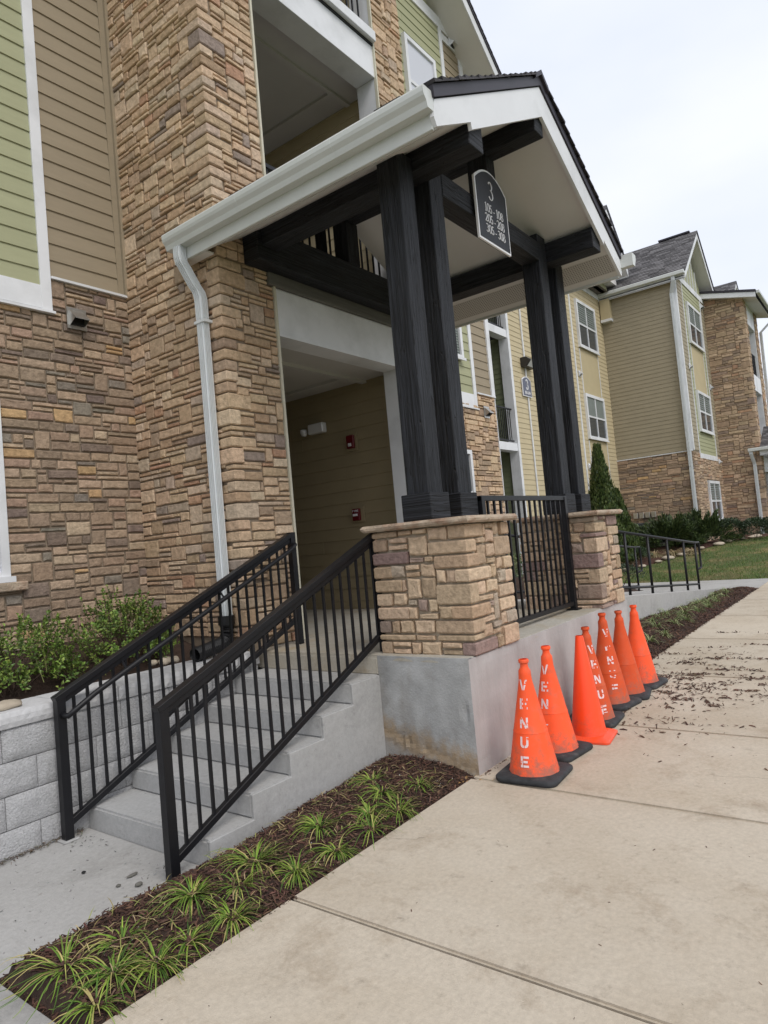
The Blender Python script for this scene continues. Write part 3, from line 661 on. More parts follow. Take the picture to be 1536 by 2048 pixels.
def basemat():
    m=M['base'].copy(); m.name='stained_base_concrete'; n=m.node_tree; N=n.nodes; L=n.links; p=N['Principled BSDF']
    src=p.inputs['Base Color'].links[0].from_socket; geo=N.new('ShaderNodeNewGeometry'); sep=N.new('ShaderNodeSeparateXYZ'); L.new(geo.outputs['Position'],sep.inputs[0])
    # band centre falls from z=.42 (y=.8) to z=.16 (y=0)
    a=N.new('ShaderNodeMath'); a.operation='MULTIPLY_ADD'; L.new(sep.outputs['Y'],a.inputs[0]); a.inputs[1].default_value=-.26; L.new(sep.outputs['Z'],a.inputs[2])
    nz_=N.new('ShaderNodeTexNoise'); nz_.inputs['Scale'].default_value=7; nz_.inputs['Detail'].default_value=11; nz_.inputs['Roughness'].default_value=.72; L.new(geo.outputs['Position'],nz_.inputs['Vector'])
    b=N.new('ShaderNodeMath'); b.operation='MULTIPLY_ADD'; L.new(nz_.outputs['Fac'],b.inputs[0]); b.inputs[1].default_value=.42; L.new(a.outputs[0],b.inputs[2])
    r=N.new('ShaderNodeValToRGB'); e=r.color_ramp.elements; e[0].position=.19; e[0].color=(.25,.25,.25,1); e[1].position=.29; e[1].color=(.85,.85,.85,1)
    for pos,c in ((.33,1),(.46,0)):
        q=e.new(pos); q.color=(c,c,c,1)
    L.new(b.outputs[0],r.inputs['Fac'])
    mi=N.new('ShaderNodeMix'); mi.data_type='RGBA'; L.new(r.outputs[0],mi.inputs[0]); L.new(src,mi.inputs[6]); mi.inputs[7].default_value=(.36,.27,.175,1); L.new(mi.outputs[2],p.inputs['Base Color'])
    return m
M['base2']=basemat()
MB().box(.05,3.44,.05,2.28,-.1,.85).build('core',M['base'],L_)
face_grid('left_face',(0,.80,-.02),(0,-1,0),(0,0,1),(-1,0,0),.80,.895,M['base2'],L_,amp=.007,step=.028,extra=honeycomb,skr=False)
face_grid('front_wall',(0,0,-.02),(1,0,0),(0,0,1),(0,-1,0),3.45,.89,M['basef'],L_,amp=.005,step=.06,skl=False)
MB().box(.003,3.448,.003,2.20,.83,LZ-.002).build('deck',M['land'],L_,bevel=.01,seg=2)
MB().box(.30,2.985,2.20,8.05,.80,LZ).build('hall_floor',M['land'],L_)
# steps
S=thing('concrete_steps','flight of grey cast concrete steps between the two black stair railings','steps',(-.9,1.4,0))
T_=.33; RZ=LZ/6
for i in range(5):
    x0=-1.65+T_*i; z=RZ*(i+1)
    pr=MB(); n=10
    for j in range(n):   # tread block with a slightly uneven nosing
        ya=.80+(2.08-.80)*j/n; yb=.80+(2.08-.80)*(j+1)/n
    # block
    mb=MB().box(x0+R.uniform(-.003,.003),0.02 if i==4 else x0+T_+.05,.80,2.078,z-RZ*1.02 if i else -.1,z)
    mb.build('step',M['concrete'],S,bevel=.014,seg=2)
pf=[(-1.648,-.1)]
for i in range(5):
    x0=-1.648+T_*i; z=RZ*(i+1)-.004; pf+=[(x0,z),(x0+T_,z)]
pf+=[(0,-.1)]
MB().prism([(x,.792,z) for x,z in pf],(0,.03,0)).build('side_face',M['concrete'],S,bevel=.004)
MB().box(-.0,.05,.80,2.2,.73,.866).build('riser',M['land'],S,bevel=.01)
# ------------------------------------------------------------------ retaining wall
RW=thing('retaining_wall','grey split-face block retaining wall beside the steps holding the shrub bed','retaining wall',(-2.5,2.3,0))
MB().box(-5.2,-.05,2.16,2.5,-.1,.78).build('backing',M['soil'],RW)
def split_block(x0,x1,z0,z1,par,y=2.085):
    nx=max(3,int((x1-x0)/.03)); nz_=max(3,int((z1-z0)/.03)); v=[];f=[]
    sd=R.random()*50
    for i in range(nx+1):
        for j in range(nz_+1):
            x=x0+.002+(x1-x0-.004)*i/nx; z=z0+.002+(z1-z0-.004)*j/nz_
            d=.010*(noise.noise(Vector((x*7+sd,z*7,0)))+.8*noise.noise(Vector((x*30,z*30,sd))))+.012
            if i in (0,nx) or j in (0,nz_): d=-.004
            v.append((x,y-d,z))
    for i in range(nx):
        for j in range(nz_): f.append((i*(nz_+1)+j,(i+1)*(nz_+1)+j,(i+1)*(nz_+1)+j+1,i*(nz_+1)+j+1))
    mb=MB().add(v,f)
    mb.quad((x0,y+.004,z0),(x1,y+.004,z0),(x1,y+.09,z0),(x0,y+.09,z0)).quad((x0,y+.004,z1),(x1,y+.004,z1),(x1,y+.09,z1),(x0,y+.09,z1))
    mb.quad((x0+.002,y+.004,z0),(x0+.002,y+.09,z0),(x0+.002,y+.09,z1),(x0+.002,y+.004,z1)).quad((x1-.002,y+.004,z0),(x1-.002,y+.09,z0),(x1-.002,y+.09,z1),(x1-.002,y+.004,z1))
    mb.build('block',M['block'],par,smooth=True,angle=55)
for k,(z0,z1) in enumerate(((-.03,.168),(.168,.372),(.372,.577),(.577,.783))):
    x=-5.2+(.2 if k%2 else 0); 
    while x<-.06:
        x2=min(x+.405,-.05); split_block(x,x2,z0,z1,RW); x=x2
x=-5.1
while x<-.06:
    x2=min(x+.30+R.uniform(0,.14),-.04)
    nx=max(3,int((x2-x)/.03)); mb=MB(); v=[];f=[]
    for i in range(nx+1):
        for j in range(4):
            xx=x+.003+(x2-x-.006)*i/nx; zz=.785+.10*j/3; d=.008*noise.noise(Vector((xx*22,zz*22,4)))+.012
            if i in(0,nx) or j in(0,3): d=.002
            v.append((xx,2.072-d,zz))
    for i in range(nx):
        for j in range(3): f.append((i*4+j,(i+1)*4+j,(i+1)*4+j+1,i*4+j+1))
    mb.add(v,f); mb.add([(x+.003,2.07,.885),(x2-.003,2.07,.885),(x2-.003,2.42,.885),(x+.003,2.42,.885),(x+.003,2.42,.785),(x2-.003,2.42,.785),(x+.003,2.07,.785),(x2-.003,2.07,.785)],[(0,1,2,3),(3,2,5,4),(0,3,4,6),(1,7,5,2)])
    mb.build('cap_block',M['capblk'],RW); x=x2
# ------------------------------------------------------------------ pedestals
def pedestal(x0,label,zb,back=True):
    P=thing('stone_pedestal',label,'pedestal',(x0+.3175,.4,LZ),group='stone pedestals carrying the porch posts')
    W=.635; y0,y1=.0,.80; H=1.81-zb
    core=MB().box(x0+.012,x0+W-.012,y0+.012,y1-.012,zb-.01,1.812).build('core',M['mortar_p'],P)
    qs=quoins(zb,1.81,.052); qs2=quoins(zb,1.81,.052); qs3=quoins(zb,1.81,.052); qs4=quoins(zb,1.81,.052)
    kw=dict(m='stone',gap=.009,proud=.021,rough=1.8,maxw=3,minw=2,big=.20)
    c=[(x0,y0),(x0+W,y0),(x0,y1),(x0+W,y1)]
    # front (-Y)
    stone_face(P,(x0,y0,zb),(1,0,0),(0,-1,0),W,H,.052,.045,PAL_P,occ=[(0,la,a-zb,b-zb) for a,b,la,lb in qs]+[(W-la,W,a-zb,b-zb) for a,b,la,lb in qs2],**kw)
    # left (-X): U runs towards -Y
    stone_face(P,(x0,y1,zb),(0,-1,0),(-1,0,0),y1-y0,H,.052,.045,PAL_P,occ=[(.8-lb,.8,a-zb,b-zb) for a,b,la,lb in qs]+[(0,lb,a-zb,b-zb) for a,b,la,lb in qs3],**kw)
    stone_face(P,(x0+W,y0,zb),(0,1,0),(1,0,0),y1-y0,H,.052,.045,PAL_P,occ=[(0,lb,a-zb,b-zb) for a,b,la,lb in qs2]+[(.8-lb,.8,a-zb,b-zb) for a,b,la,lb in qs4],**kw)
    stone_face(P,(x0+W,y1,zb),(-1,0,0),(0,1,0),W,H,.052,.045,PAL_P,**kw)
    quoin_col(P,c[0],(1,0,0),(0,1,0),(0,-1,0),(-1,0,0),qs,zb,PAL_P,proud=.020)
    quoin_col(P,c[1],(-1,0,0),(0,1,0),(0,-1,0),(1,0,0),qs2,zb,PAL_P,proud=.020)
    quoin_col(P,c[2],(1,0,0),(0,-1,0),(0,1,0),(-1,0,0),qs3,zb,PAL_P,proud=.020)
    quoin_col(P,c[3],(-1,0,0),(0,-1,0),(0,1,0),(1,0,0),qs4,zb,PAL_P,proud=.020)
    # rock-faced cap
    a,b,cc,d=x0-.075,x0+W+.075,y0-.075,y1+.075; n=22; z0,z1=1.812,1.862; ring=[]
    for (p,q) in (((a,cc),(b,cc)),((b,cc),(b,d)),((b,d),(a,d)),((a,d),(a,cc))):
        for i in range(n): ring.append((p[0]+(q[0]-p[0])*i/n,p[1]+(q[1]-p[1])*i/n))
    cx,cy=(a+b)/2,(cc+d)/2; lv=[]
    for (z,ins) in ((z0,.014),(z0+.014,.0),(z0+.03,-.004),(z1,.010)):
        lv.append([(x+(1 if x<cx else -1)*(ins+.007*noise.noise(Vector((x*25,y*25,z*60))))*(abs(x-cx)>.2),y+(1 if y<cy else -1)*(ins+.007*noise.noise(Vector((x*25+9,y*25,z*60))))*(abs(y-cy)>.2),z) for x,y in ring])
    m_=len(ring); v=[q for l in lv for q in l]; f=[(i*m_+k,i*m_+(k+1)%m_,(i+1)*m_+(k+1)%m_,(i+1)*m_+k) for i in range(3) for k in range(m_)]
    f+= [tuple(range(m_))[::-1],tuple(3*m_+k for k in range(m_))]
    MB().add(v,f).build('cap',M['cap'],P)
    flush_stones(300)
    return P
P1=pedestal(.107,'tan stone pedestal nearer the steps, on the stained concrete base',LZ-.01)
P2=pedestal(2.681,'tan stone pedestal behind the cones, next to the ramp handrail',.862)
# maker's stamp stone low on the near pedestal is left as plain stone
# ------------------------------------------------------------------ entrance porch
E_=thing('entrance_porch','black timber gabled entrance porch with white gutter, arched number sign hanging in front','porch',(XM,1,LZ))
def beam(name,x0,x1,y0,y1,z0,z1,ax,par=None,bevel=.006): return MB().box(x0,x1,y0,y1,z0,z1).build(name,M['wood'],par or E_,bevel=bevel,uvaxis=ax)
def post(x0,zt):
    p=beam('post',x0,x0+.20,.275,.475,1.85,zt,2)
    q=MB().box(x0-.032,x0+.232,.243,.507,1.864,2.065).build('plinth',M['wood'],p,bevel=.006,uvaxis=0)
    return p
for x in (.123,.556,2.668,3.101): post(x,4.68 if x in(.123,3.101) else 4.84)
beam('beam',.33,.548,-.232,2.19,4.585,4.80,1); beam('beam',2*XM-.548,2*XM-.33,-.232,2.19,4.585,4.80,1)
beam('ridge_beam',XM-.10,XM+.08,-.234,2.19,5.263,5.47,1)
beam('cross_beam',.757,2.667,.272,.472,4.545,4.745,0)
beam('cross_beam',.27,3.16,1.99,2.19,4.452,4.79,0)
beam('king_post',XM-.10,XM+.08,.274,.474,4.746,5.262,2); beam('king_post',XM-.10,XM+.09,1.985,2.185,4.791,5.262,2)
# roof
XL=XM-1.915; XR=XM+1.915
zt=lambda x:5.69-.546*abs(x-XM); zs=lambda x:5.477-.53*abs(x-XM)
rf=MB()
rf.prism([(XL-.02,-.285,zt(XL)+.0),(XM,-.285,5.70),(XR+.02,-.285,zt(XR)+.0),(XR+.03,-.285,zt(XR)+.085),(XM,-.285,5.79),(XL-.03,-.285,zt(XL)+.085)],(0,2.49,0))
roof=rf.build('roof',M['shdark'],E_)
box('roof_strip',XL-.03,CX0-.02,2.20,2.62,zt(XL)+.0,zt(XL)+.085,M['shdark'],roof)
mb=MB(); L=2.21; n=int(L/.13)
for s in (-1,1):
    e=Vector((s,0,-.546)).normalized(); nn=Vector((s*.546,0,1)).normalized()
    for i in range(n):
        y=-.31-(.15 if i%2 else 0)
        while y<2.19:
            wv=R.uniform(.2,.36); ya,yb=max(y,-.305-R.uniform(0,.012)),min(y+wv-.006,2.2)
            if yb>ya+.01:
                p0=Vector((XM,0,5.792))+e*(i*L/n); p1=Vector((XM,0,5.792))+e*((i+1)*L/n+.01); k=R.choice((.05,.06,.08)); t1=.026+R.uniform(-.006,.01)
                a0=p0+nn*.004; a1=p1+nn*t1
                mb.add([(a0.x,ya,a0.z),(a1.x,ya,a1.z),(a1.x,yb,a1.z),(a0.x,yb,a0.z),(p1.x,ya,p1.z),(p1.x,yb,p1.z),(p0.x,ya,p0.z)],[(0,1,2,3),(1,4,5,2),(0,6,4,1)],(k*1.05,k,k*1.1))
            y+=wv
mb.build('shingles',M['shingle2'],roof,kind='stuff')
MB().prism([(XM-.14,-.31,5.79-.06),(XM,-.31,5.835),(XM+.14,-.31,5.79-.06),(XM+.14,-.31,5.75-.06),(XM,-.31,5.79),(XM-.14,-.31,5.75-.06)],(0,2.5,0)).build('ridge_cap',M['shdark'],roof)
for s in (-1,1):
    X=lambda d:XM+s*d
    MB().prism([(X(0),-.27,5.69),(X(1.915),-.27,zt(XL)),(X(1.945),-.27,4.515),(X(1.912),-.27,4.458),(X(1.412),-.27,4.716),(X(1.402),-.27,4.664),(X(0),-.27,5.415)],(0,.03,0)).build('barge_board',M['white'],roof)
    MB().prism([(X(0),-.24,5.477),(X(1.90),-.24,zs(XM+1.90)),(X(1.90),-.24,zs(XM+1.90)+.016),(X(0),-.24,5.493)],(0,2.43,0)).build('soffit',M['offwhite'],roof)
    MB().box(min(X(1.895),X(1.925)),max(X(1.895),X(1.925)),-.24,2.60 if s<0 else 2.19,4.445,4.64).build('fascia_board',M['gutter'],roof,bevel=.004)
# soffit moulding under the left eave and vented strips
M['vent']=mat('perforated_soffit',(.50,.485,.46),.6)
n_=M['vent'].node_tree; vo=n_.nodes.new('ShaderNodeTexVoronoi'); vo.inputs['Scale'].default_value=1; vo.inputs['Randomness'].default_value=0; vo.voronoi_dimensions='2D'
ge=n_.nodes.new('ShaderNodeNewGeometry'); mpv=n_.nodes.new('ShaderNodeMapping'); mpv.inputs['Scale'].default_value=(45,38,0); n_.links.new(ge.outputs['Position'],mpv.inputs['Vector']); n_.links.new(mpv.outputs[0],vo.inputs['Vector']); lt=n_.nodes.new('ShaderNodeMath'); lt.operation='LESS_THAN'; lt.inputs[1].default_value=.22
n_.links.new(vo.outputs['Distance'],lt.inputs[0]); mi=n_.nodes.new('ShaderNodeMix'); mi.data_type='RGBA'; n_.links.new(lt.outputs[0],mi.inputs[0]); mi.inputs[6].default_value=(.52,.50,.475,1); mi.inputs[7].default_value=(.07,.065,.06,1); n_.links.new(mi.outputs[2],n_.nodes['Principled BSDF'].inputs['Base Color'])
a_,b_=1.60,1.83
MB().prism([(XM+a_,-.235,zs(XM+a_)-.003),(XM+b_,-.235,zs(XM+b_)-.003),(XM+b_,-.235,zs(XM+b_)-.0005),(XM+a_,-.235,zs(XM+a_)-.0005)],(0,2.41,0)).build('vent_strip',M['vent'],roof)
mb=MB()
for xx,dz in ((XL+.03,.018),(XL+.10,.012),(XL+.16,.008)):
    mb.prism([(xx,-.235,zs(xx)-dz),(xx+.05,-.235,zs(xx+.05)-dz*.4),(xx+.05,-.235,zs(xx+.05)-.001),(xx,-.235,zs(xx)-.001)],(0,2.80 if xx<-.0 and False else 2.42,0))
mb.build('soffit_moulding',M['offwhite'],roof)
box('soffit_strip',XL+.025,CX0-.05,2.19,2.60,4.448,4.462,M['offwhite'],roof)
# gutters
def gutter(s,y1,y0=-.262):
    ex=XM+s*1.915; X=lambda d:ex+s*d
    prof=[(.003,4.69),(.003,4.552),(.085,4.552),(.092,4.572),(.098,4.592),(.122,4.622),(.130,4.645),(.132,4.676),(.126,4.690),(.114,4.690),(.114,4.683),(.122,4.676),(.120,4.650),(.110,4.628),(.088,4.598),(.080,4.560),(.009,4.560),(.009,4.69)]
    mb=MB().prism([(X(d),y0,z) for d,z in prof],(0,y1-y0,0))
    cap=[(X(d),z) for d,z in prof[:9]]
    for y in (y0-.004,y1): mb.prism([(x,y,z) for x,z in cap],(0,.004,0))
    for q in (.55,1.6):
        if q<y1: mb.prism([(X(d)+s*.0015,q,z-.001) for d,z in prof[:9]]+[(X(.0),q,4.69)],(0,.05,0))
    g=mb.build('gutter',M['gutter'],E_); return g
gl=gutter(-1,2.60); gr=gutter(1,2.19,-.40)
def downspout(par,path,wx=.080,wy=.108,m='spout',ribs=4):
    pr=[]
    hx,hy=wx/2,wy/2; d=.011
    for (sx0,sy0,sx1,sy1) in ((-hx,hy,-hx,-hy),(-hx,-hy,hx,-hy),(hx,-hy,hx,hy),(hx,hy,-hx,hy)):
        Lx,Ly=sx1-sx0,sy1-sy0; nL=Vector((-Ly,Lx)).normalized()*d   # inward
        k=ribs*2
        for i in range(k):
            t=.10+.80*i/k; o=nL if i%2 else Vector((0,0))
            pr.append((sx0+Lx*t+o.x,sy0+Ly*t+o.y)); pr.append((sx0+Lx*(t+.8/k*.8)+o.x,sy0+Ly*(t+.8/k*.8)+o.y))
    n=len(pr); v=[(x+a,y+b,z) for (x,y,z) in path for a,b in pr]; f=[(i*n+k,i*n+(k+1)%n,(i+1)*n+(k+1)%n,(i+1)*n+k) for i in range(len(path)-1) for k in range(n)]
    return MB().add(v,f).build('downspout',M[m],par)
dpath=[(-.248,2.46,4.555),(-.248,2.46,4.46),(-.238,2.456,4.41),(-.212,2.446,4.36),(-.148,2.41,4.20),(-.122,2.395,4.15),(-.108,2.39,4.09),(-.106,2.39,3.90)]
ds=downspout(E_,dpath)
downspout(E_,[(-.106,2.39,3.905),(-.106,2.39,1.50)],.076,.104)
downspout(E_,[(-.106,2.39,1.51),(-.106,2.39,1.15)],.080,.108)
box('spout_strap',-.150,-.03,2.32,2.46,3.86,3.885,M['spout'],ds)
# black corrugated drain elbow
path=[(-.106,2.39,1.19),(-.106,2.39,1.10),(-.115,2.385,1.04),(-.15,2.37,.995),(-.21,2.35,.975),(-.32,2.32,.965),(-.44,2.29,.955),(-.58,2.255,.945)]
pp=[];rr=[]
P=[Vector(p) for p in path]
for i in range(len(P)-1):
    k=max(2,int((P[i+1]-P[i]).length/.012))
    for j in range(k):
        pp.append(P[i].lerp(P[i+1],j/k)); rr.append(.062 if len(pp)%2 else .053)
rr[:6]=[.066]*6
MB().tube(pp,rr,n=16,caps=False).build('drain_elbow',M['black'],ds,smooth=False)
MB().tube([(-.106,2.39,1.13),(-.106,2.39,1.21)],.074,n=16).build('drain_adapter',M['black'],ds)
# ------------------------------------------------------------------ number signs
def glyph(ch,ser=True):
    """stroke paths (unit height 1) for digits, with stress like a book face"""
    a=lambda cx,cy,rx,ry,t0,t1,n=14:[(cx+rx*math.cos(rad(t0+(t1-t0)*i/n)),cy+ry*math.sin(rad(t0+(t1-t0)*i/n))) for i in range(n+1)]
    D={'0':([a(.27,.5,.21,.46,90,450,28)],.54),'1':([[(.12,.84),(.22,.95),(.24,.96)],[(.24,.96),(.24,.03)],[(.12,.03),(.36,.03)]],.46),
       '2':([a(.24,.72,.19,.23,165,-35)+[(.30,.42),(.06,.05)],[(.06,.05),(.44,.05)],[(.44,.05),(.47,.17)]],.54),
       '3':([a(.23,.75,.17,.20,150,-85),a(.22,.30,.21,.25,88,-150)],.52),
       '5':([[(.42,.95),(.14,.95)],[(.14,.95),(.11,.55)],a(.21,.32,.21,.26,120,-150)],.52),
       '8':([a(.25,.74,.16,.21,90,450,24),a(.25,.27,.20,.25,90,450,24)],.54),
       '9':([a(.24,.68,.19,.27,90,450,24),[(.43,.68),(.36,.3),(.12,.04)]],.54),'4':([[(.34,.0),(.34,.97),(.04,.30),(.46,.30)]],.54),
       '-':([[(.04,.36),(.26,.36)]],.34),' ':([],.24)}
    return D[ch]
def text(mb,s,O,U,V,N,h,wt=.085,thin=.04,center=True,squeeze=1.0,bold=False):
    tot=sum(glyph(c)[1] for c in s)*h*squeeze; x=-tot/2 if center else 0
    O=Vector(O);U=Vector(U);V=Vector(V);N=Vector(N)
    for c in s:
        paths,adv=glyph(c)
        for p in paths:
            for (q0,q1) in zip(p,p[1:]):
                dx,dy=q1[0]-q0[0],q1[1]-q0[1]; l=math.hypot(dx,dy) or 1e-6; vert=abs(dy)/l
                w_=(wt if bold else thin+(wt-thin)*vert**1.5)*h/2; nx_,ny_=-dy/l*w_,dx/l*w_; ex,ey=dx/l*.008*h,dy/l*.008*h
                f=lambda a,b:O+U*(x+a)+V*b+N*.0
                A=(q0[0]*h*squeeze-ex,q0[1]*h-ey); B_=(q1[0]*h*squeeze+ex,q1[1]*h+ey)
                mb.prism([f(A[0]+nx_,A[1]+ny_),f(B_[0]+nx_,B_[1]+ny_),f(B_[0]-nx_,B_[1]-ny_),f(A[0]-nx_,A[1]-ny_)],N*.004)
        x+=adv*h*squeeze
SG=thing('number_sign','black arched plaque with white border reading 3, 105 - 108, 205 - 208, 305 - 308','sign',(1.60,.235,4.34))
def arch(x0,x1,z0,zs_,rise,n=16):
    return [(x0,z0),(x1,z0)]+[(x1+(x0-x1)*i/n,zs_+rise*(1-(2*i/n-1)**2)) for i in range(n+1)]
o=arch(1.255,1.868,4.335,4.905,.135); i_=arch(1.275,1.848,4.356,4.893,.128)
MB().prism([(x,.225,z) for x,z in o],(0,.02,0)).build('border',M['whitep'],SG)
MB().prism([(x,.2205,z) for x,z in i_],(0,.006,0)).build('panel',M['navy'],SG)
mb=MB(); U,V,N=(1,0,0),(0,0,1),(0,-1,0)
text(mb,'3',(1.545,.220,4.755),U,V,N,.185,.085,.05); 
for k,t in enumerate(('105 - 108','205 - 208','305 - 308')): text(mb,t,(1.575,.220,4.625-.100*k),U,V,N,.083,.10,.06,squeeze=1.12)
mb.build('lettering',M['whitep'],SG,kind='stuff')
# ------------------------------------------------------------------ railings
def prail(name,label,y,xs,zt0,zt1,xe,zb0,zb1,inner,posts,cat='railing',upper=None):
    Rl=thing(name,label,cat,(xs,y,0),group='black stair railings')
    pw=.058
    t=lambda x:zt0+(zt1-zt0)*(x-xs)/(xe-xs); b=lambda x:zb0+(zb1-zb0)*(x-xs)/(xe-xs)
    for (x,z0,z1) in posts: MB().box(x-pw/2,x+pw/2,y-pw/2,y+pw/2,z0,z1).build('post',M['iron'],Rl,bevel=.002)
    MB().bar((xs-.035,y,t(xs-.035)),(xe,y,t(xe)),.062,.036).build('top_rail',M['iron'],Rl,bevel=.002)
    MB().bar((xs-.02,y,t(xs)-.045),(xe-.0,y,t(xe)-.045),.030,.04).build('rail_channel',M['iron'],Rl)
    MB().bar((xs,y,b(xs)),(xe-.0,y,b(xe)),.040,.040).build('bottom_rail',M['iron'],Rl,bevel=.002)
    n=round((xe-xs)/.0985)
    for i in range(1,n):
        x=xs+(xe-xs)*i/n; MB().box(x-.0085,x+.0085,y-.0085,y+.0085,b(x)+.015,t(x)-.06).build('baluster',M['iron'],Rl)
    yy=y+inner*.085; g=[(xs-.0,y+inner*.03,t(xs)-.115),(xs+.02,yy-inner*.02,t(xs)-.125),(xs+.05,yy,t(xs)-.10)]+[(x,yy,t(x)-.105) for x in (xs+.2,xs+.8,xs+1.4,xe-.12)]+[(xe-.04,yy,t(xe)-.10),(xe-.01,y+inner*.03,t(xe)-.10)]
    MB().tube(g,.019,n=12).build('grab_rail',M['iron'],Rl,smooth=True)
    br=MB()
    for x in (xs+.45,xs+1.35): br.tube([(x,y+inner*.02,t(x)-.05),(x,yy,t(x)-.12)],.008,n=6)
    br.build('bracket',M['iron'],Rl)
    MB().box(xs-.05,xs+.05,y-.05,y+.05,-.0,.012).build('grout_pad',M['concrete'],Rl,bevel=.004)
    return Rl
prail('stair_railing','nearer black stair railing, beside the mulch bed, ending at the stone pedestal',.85,-1.855,.945,1.815,.20,.100,1.040,1,[(-1.855,.0,.955),(.17,.88,1.80)])
prail('stair_railing','farther black stair railing, along the grey block wall, ending at the doorway',2.0,-1.835,.920,1.885,.395,.098,1.118,-1,[(-1.835,.0,.93),(.395,.88,1.90)])
LR=thing('landing_railing','black picket guard rail between the two stone pedestals','railing',(1.7,.25,LZ))
y=.25
for x in (.845,2.575): MB().box(x-.029,x+.029,y-.029,y+.029,LZ,2.03).build('post',M['iron'],LR,bevel=.002)
MB().box(.816,2.604,y-.022,y+.022,1.995,2.038).build('top_rail',M['iron'],LR,bevel=.002)
MB().box(.874,2.546,y-.02,y+.02,.925,.965).build('bottom_rail',M['iron'],LR,bevel=.002)
for i in range(1,15):
    x=.845+1.73*i/15; MB().box(x-.0095,x+.0095,y-.0095,y+.0095,.965,1.995).build('baluster',M['iron'],LR)
for x in (.845,2.575): MB().box(x-.06,x+.06,y-.06,y+.06,LZ,LZ+.012).build('base_plate',M['iron'],LR)
# ------------------------------------------------------------------ ramp and pipe rails
RP=thing('access_ramp','long pale concrete ramp sloping down to the path beyond the far pedestal','ramp',(7.8,1.4,0))
MB().prism([(3.45,.76,-.1),(3.45,.76,.868),(12.1,.76,.10),(12.1,.76,-.1)],(0,.16,0)).build('kerb_wall',M['walk2'],RP,bevel=.008)
MB().prism([(3.45,.921,-.1),(3.45,.921,.848),(12.1,.921,.08),(12.1,.921,-.1)],(0,1.10,0)).build('ramp_slab',M['walk2'],RP)
MB().prism([(3.45,2.022,-.1),(3.45,2.022,.868),(12.1,2.022,.10),(12.1,2.022,-.1)],(0,.14,0)).build('kerb_wall',M['walk2'],RP,bevel=.008)
def pipe_rail(y,xs,label,ext=.32):
    Q=thing('ramp_railing',label,'railing',(xs[0],y,rampz(xs[0])),group='pipe railings of the ramp'); r=.022
    for x in xs: MB().tube([(x,y,rampz(x)-.06),(x,y,rampz(x)+.93)],r,n=10).build('post',M['iron'],Q,smooth=True)
    a,b=xs[0]-.35,xs[-1]
    MB().tube([(a,y,rampz(a)+.94),(b,y,rampz(b)+.94),(b+.05,y,rampz(b)+.937),(b+ext,y,rampz(b)+.93),(b+ext+.03,y,rampz(b)+.90),(b+ext+.035,y,rampz(b)+.45),(b+ext,y,rampz(b)+.41),(b+.02,y,rampz(b)+.405)],r,n=10).build('handrail',M['iron'],Q,smooth=True)
    MB().tube([(a,y,rampz(a)+.11),(b,y,rampz(b)+.11)],r*.95,n=10).build('bottom_rail',M['iron'],Q,smooth=True)
pipe_rail(.83,[3.98,5.09,6.2,7.34,8.47,9.60,10.5],'dark pipe handrail on the near kerb of the ramp, above the mulch strip')
pipe_rail(2.09,[3.6,4.8,6.0,7.2,8.4,9.6,10.75],'dark pipe handrail on the far kerb of the ramp, beside the planting')
# ------------------------------------------------------------------ traffic cones
LET={'V':[[(0,1),(.26,1),(.46,.30),(.46,0),(.36,0)],[(.54,.30),(.74,1),(1,1),(.64,0),(.54,0)]],
     'E':[[(0,0),(.27,0),(.27,1),(0,1)],[(.34,0),(1,0),(1,.2),(.34,.2)],[(.34,.4),(.86,.4),(.86,.6),(.34,.6)],[(.34,.8),(1,.8),(1,1),(.34,1)]],
     'N':[[(0,0),(.24,0),(.24,.78),(0,1)],[(.0,1),(.26,1),(.92,.08),(.92,0),(.68,0)],[(.76,.30),(1,0),(1,1),(.76,1)]],
     'U':[[(0,1),(.26,1),(.26,.30),(.40,.2),(.46,.2),(.46,0),(.3,0),(.1,.08),(0,.25)],[(1,1),(.74,1),(.74,.30),(.60,.2),(.54,.2),(.54,0),(.7,0),(.9,.08),(1,.25)]]}
def clip_strip(poly,y0,y1):
    def cl(P,k,s):
        out=[]
        for i in range(len(P)):
            a,b=P[i],P[(i+1)%len(P)]; ia=(a[1]-k)*s>=0; ib=(b[1]-k)*s>=0
            if ia: out.append(a)
            if ia!=ib:
                t=(k-a[1])/(b[1]-a[1]); out.append((a[0]+(b[0]-a[0])*t,k))
        return out
    P=cl(poly,y0,1); return cl(P,y1,-1) if len(P)>2 else []
def letters(mb,word,prof,ztop,h,wd,gap,ang,seed,drop=0.0,skip=()):
    rr=random.Random(seed)
    def rad_at(z):
        for (r0,z0),(r1,z1) in zip(prof,prof[1:]):
            if z0<=z<=z1: return r0+(r1-r0)*(z-z0)/(z1-z0)
        return prof[-1][0]
    for i,ch in enumerate(word):
        if i in skip: continue
        zb=ztop-h-(h+gap)*i
        for poly in LET[ch]:
            K=8
            for k in range(K):
                q=clip_strip(poly,k/K,(k+1)/K)
                if len(q)<3: continue
                if rr.random()<drop: continue
                vs=[]
                for (a,b) in q:
                    z=zb+b*h; r=rad_at(z)+.0014; t=ang+((a-.5)*wd)/r; vs.append((r*math.cos(t),r*math.sin(t),z))
                mb.add(vs,[tuple(range(len(vs)))])
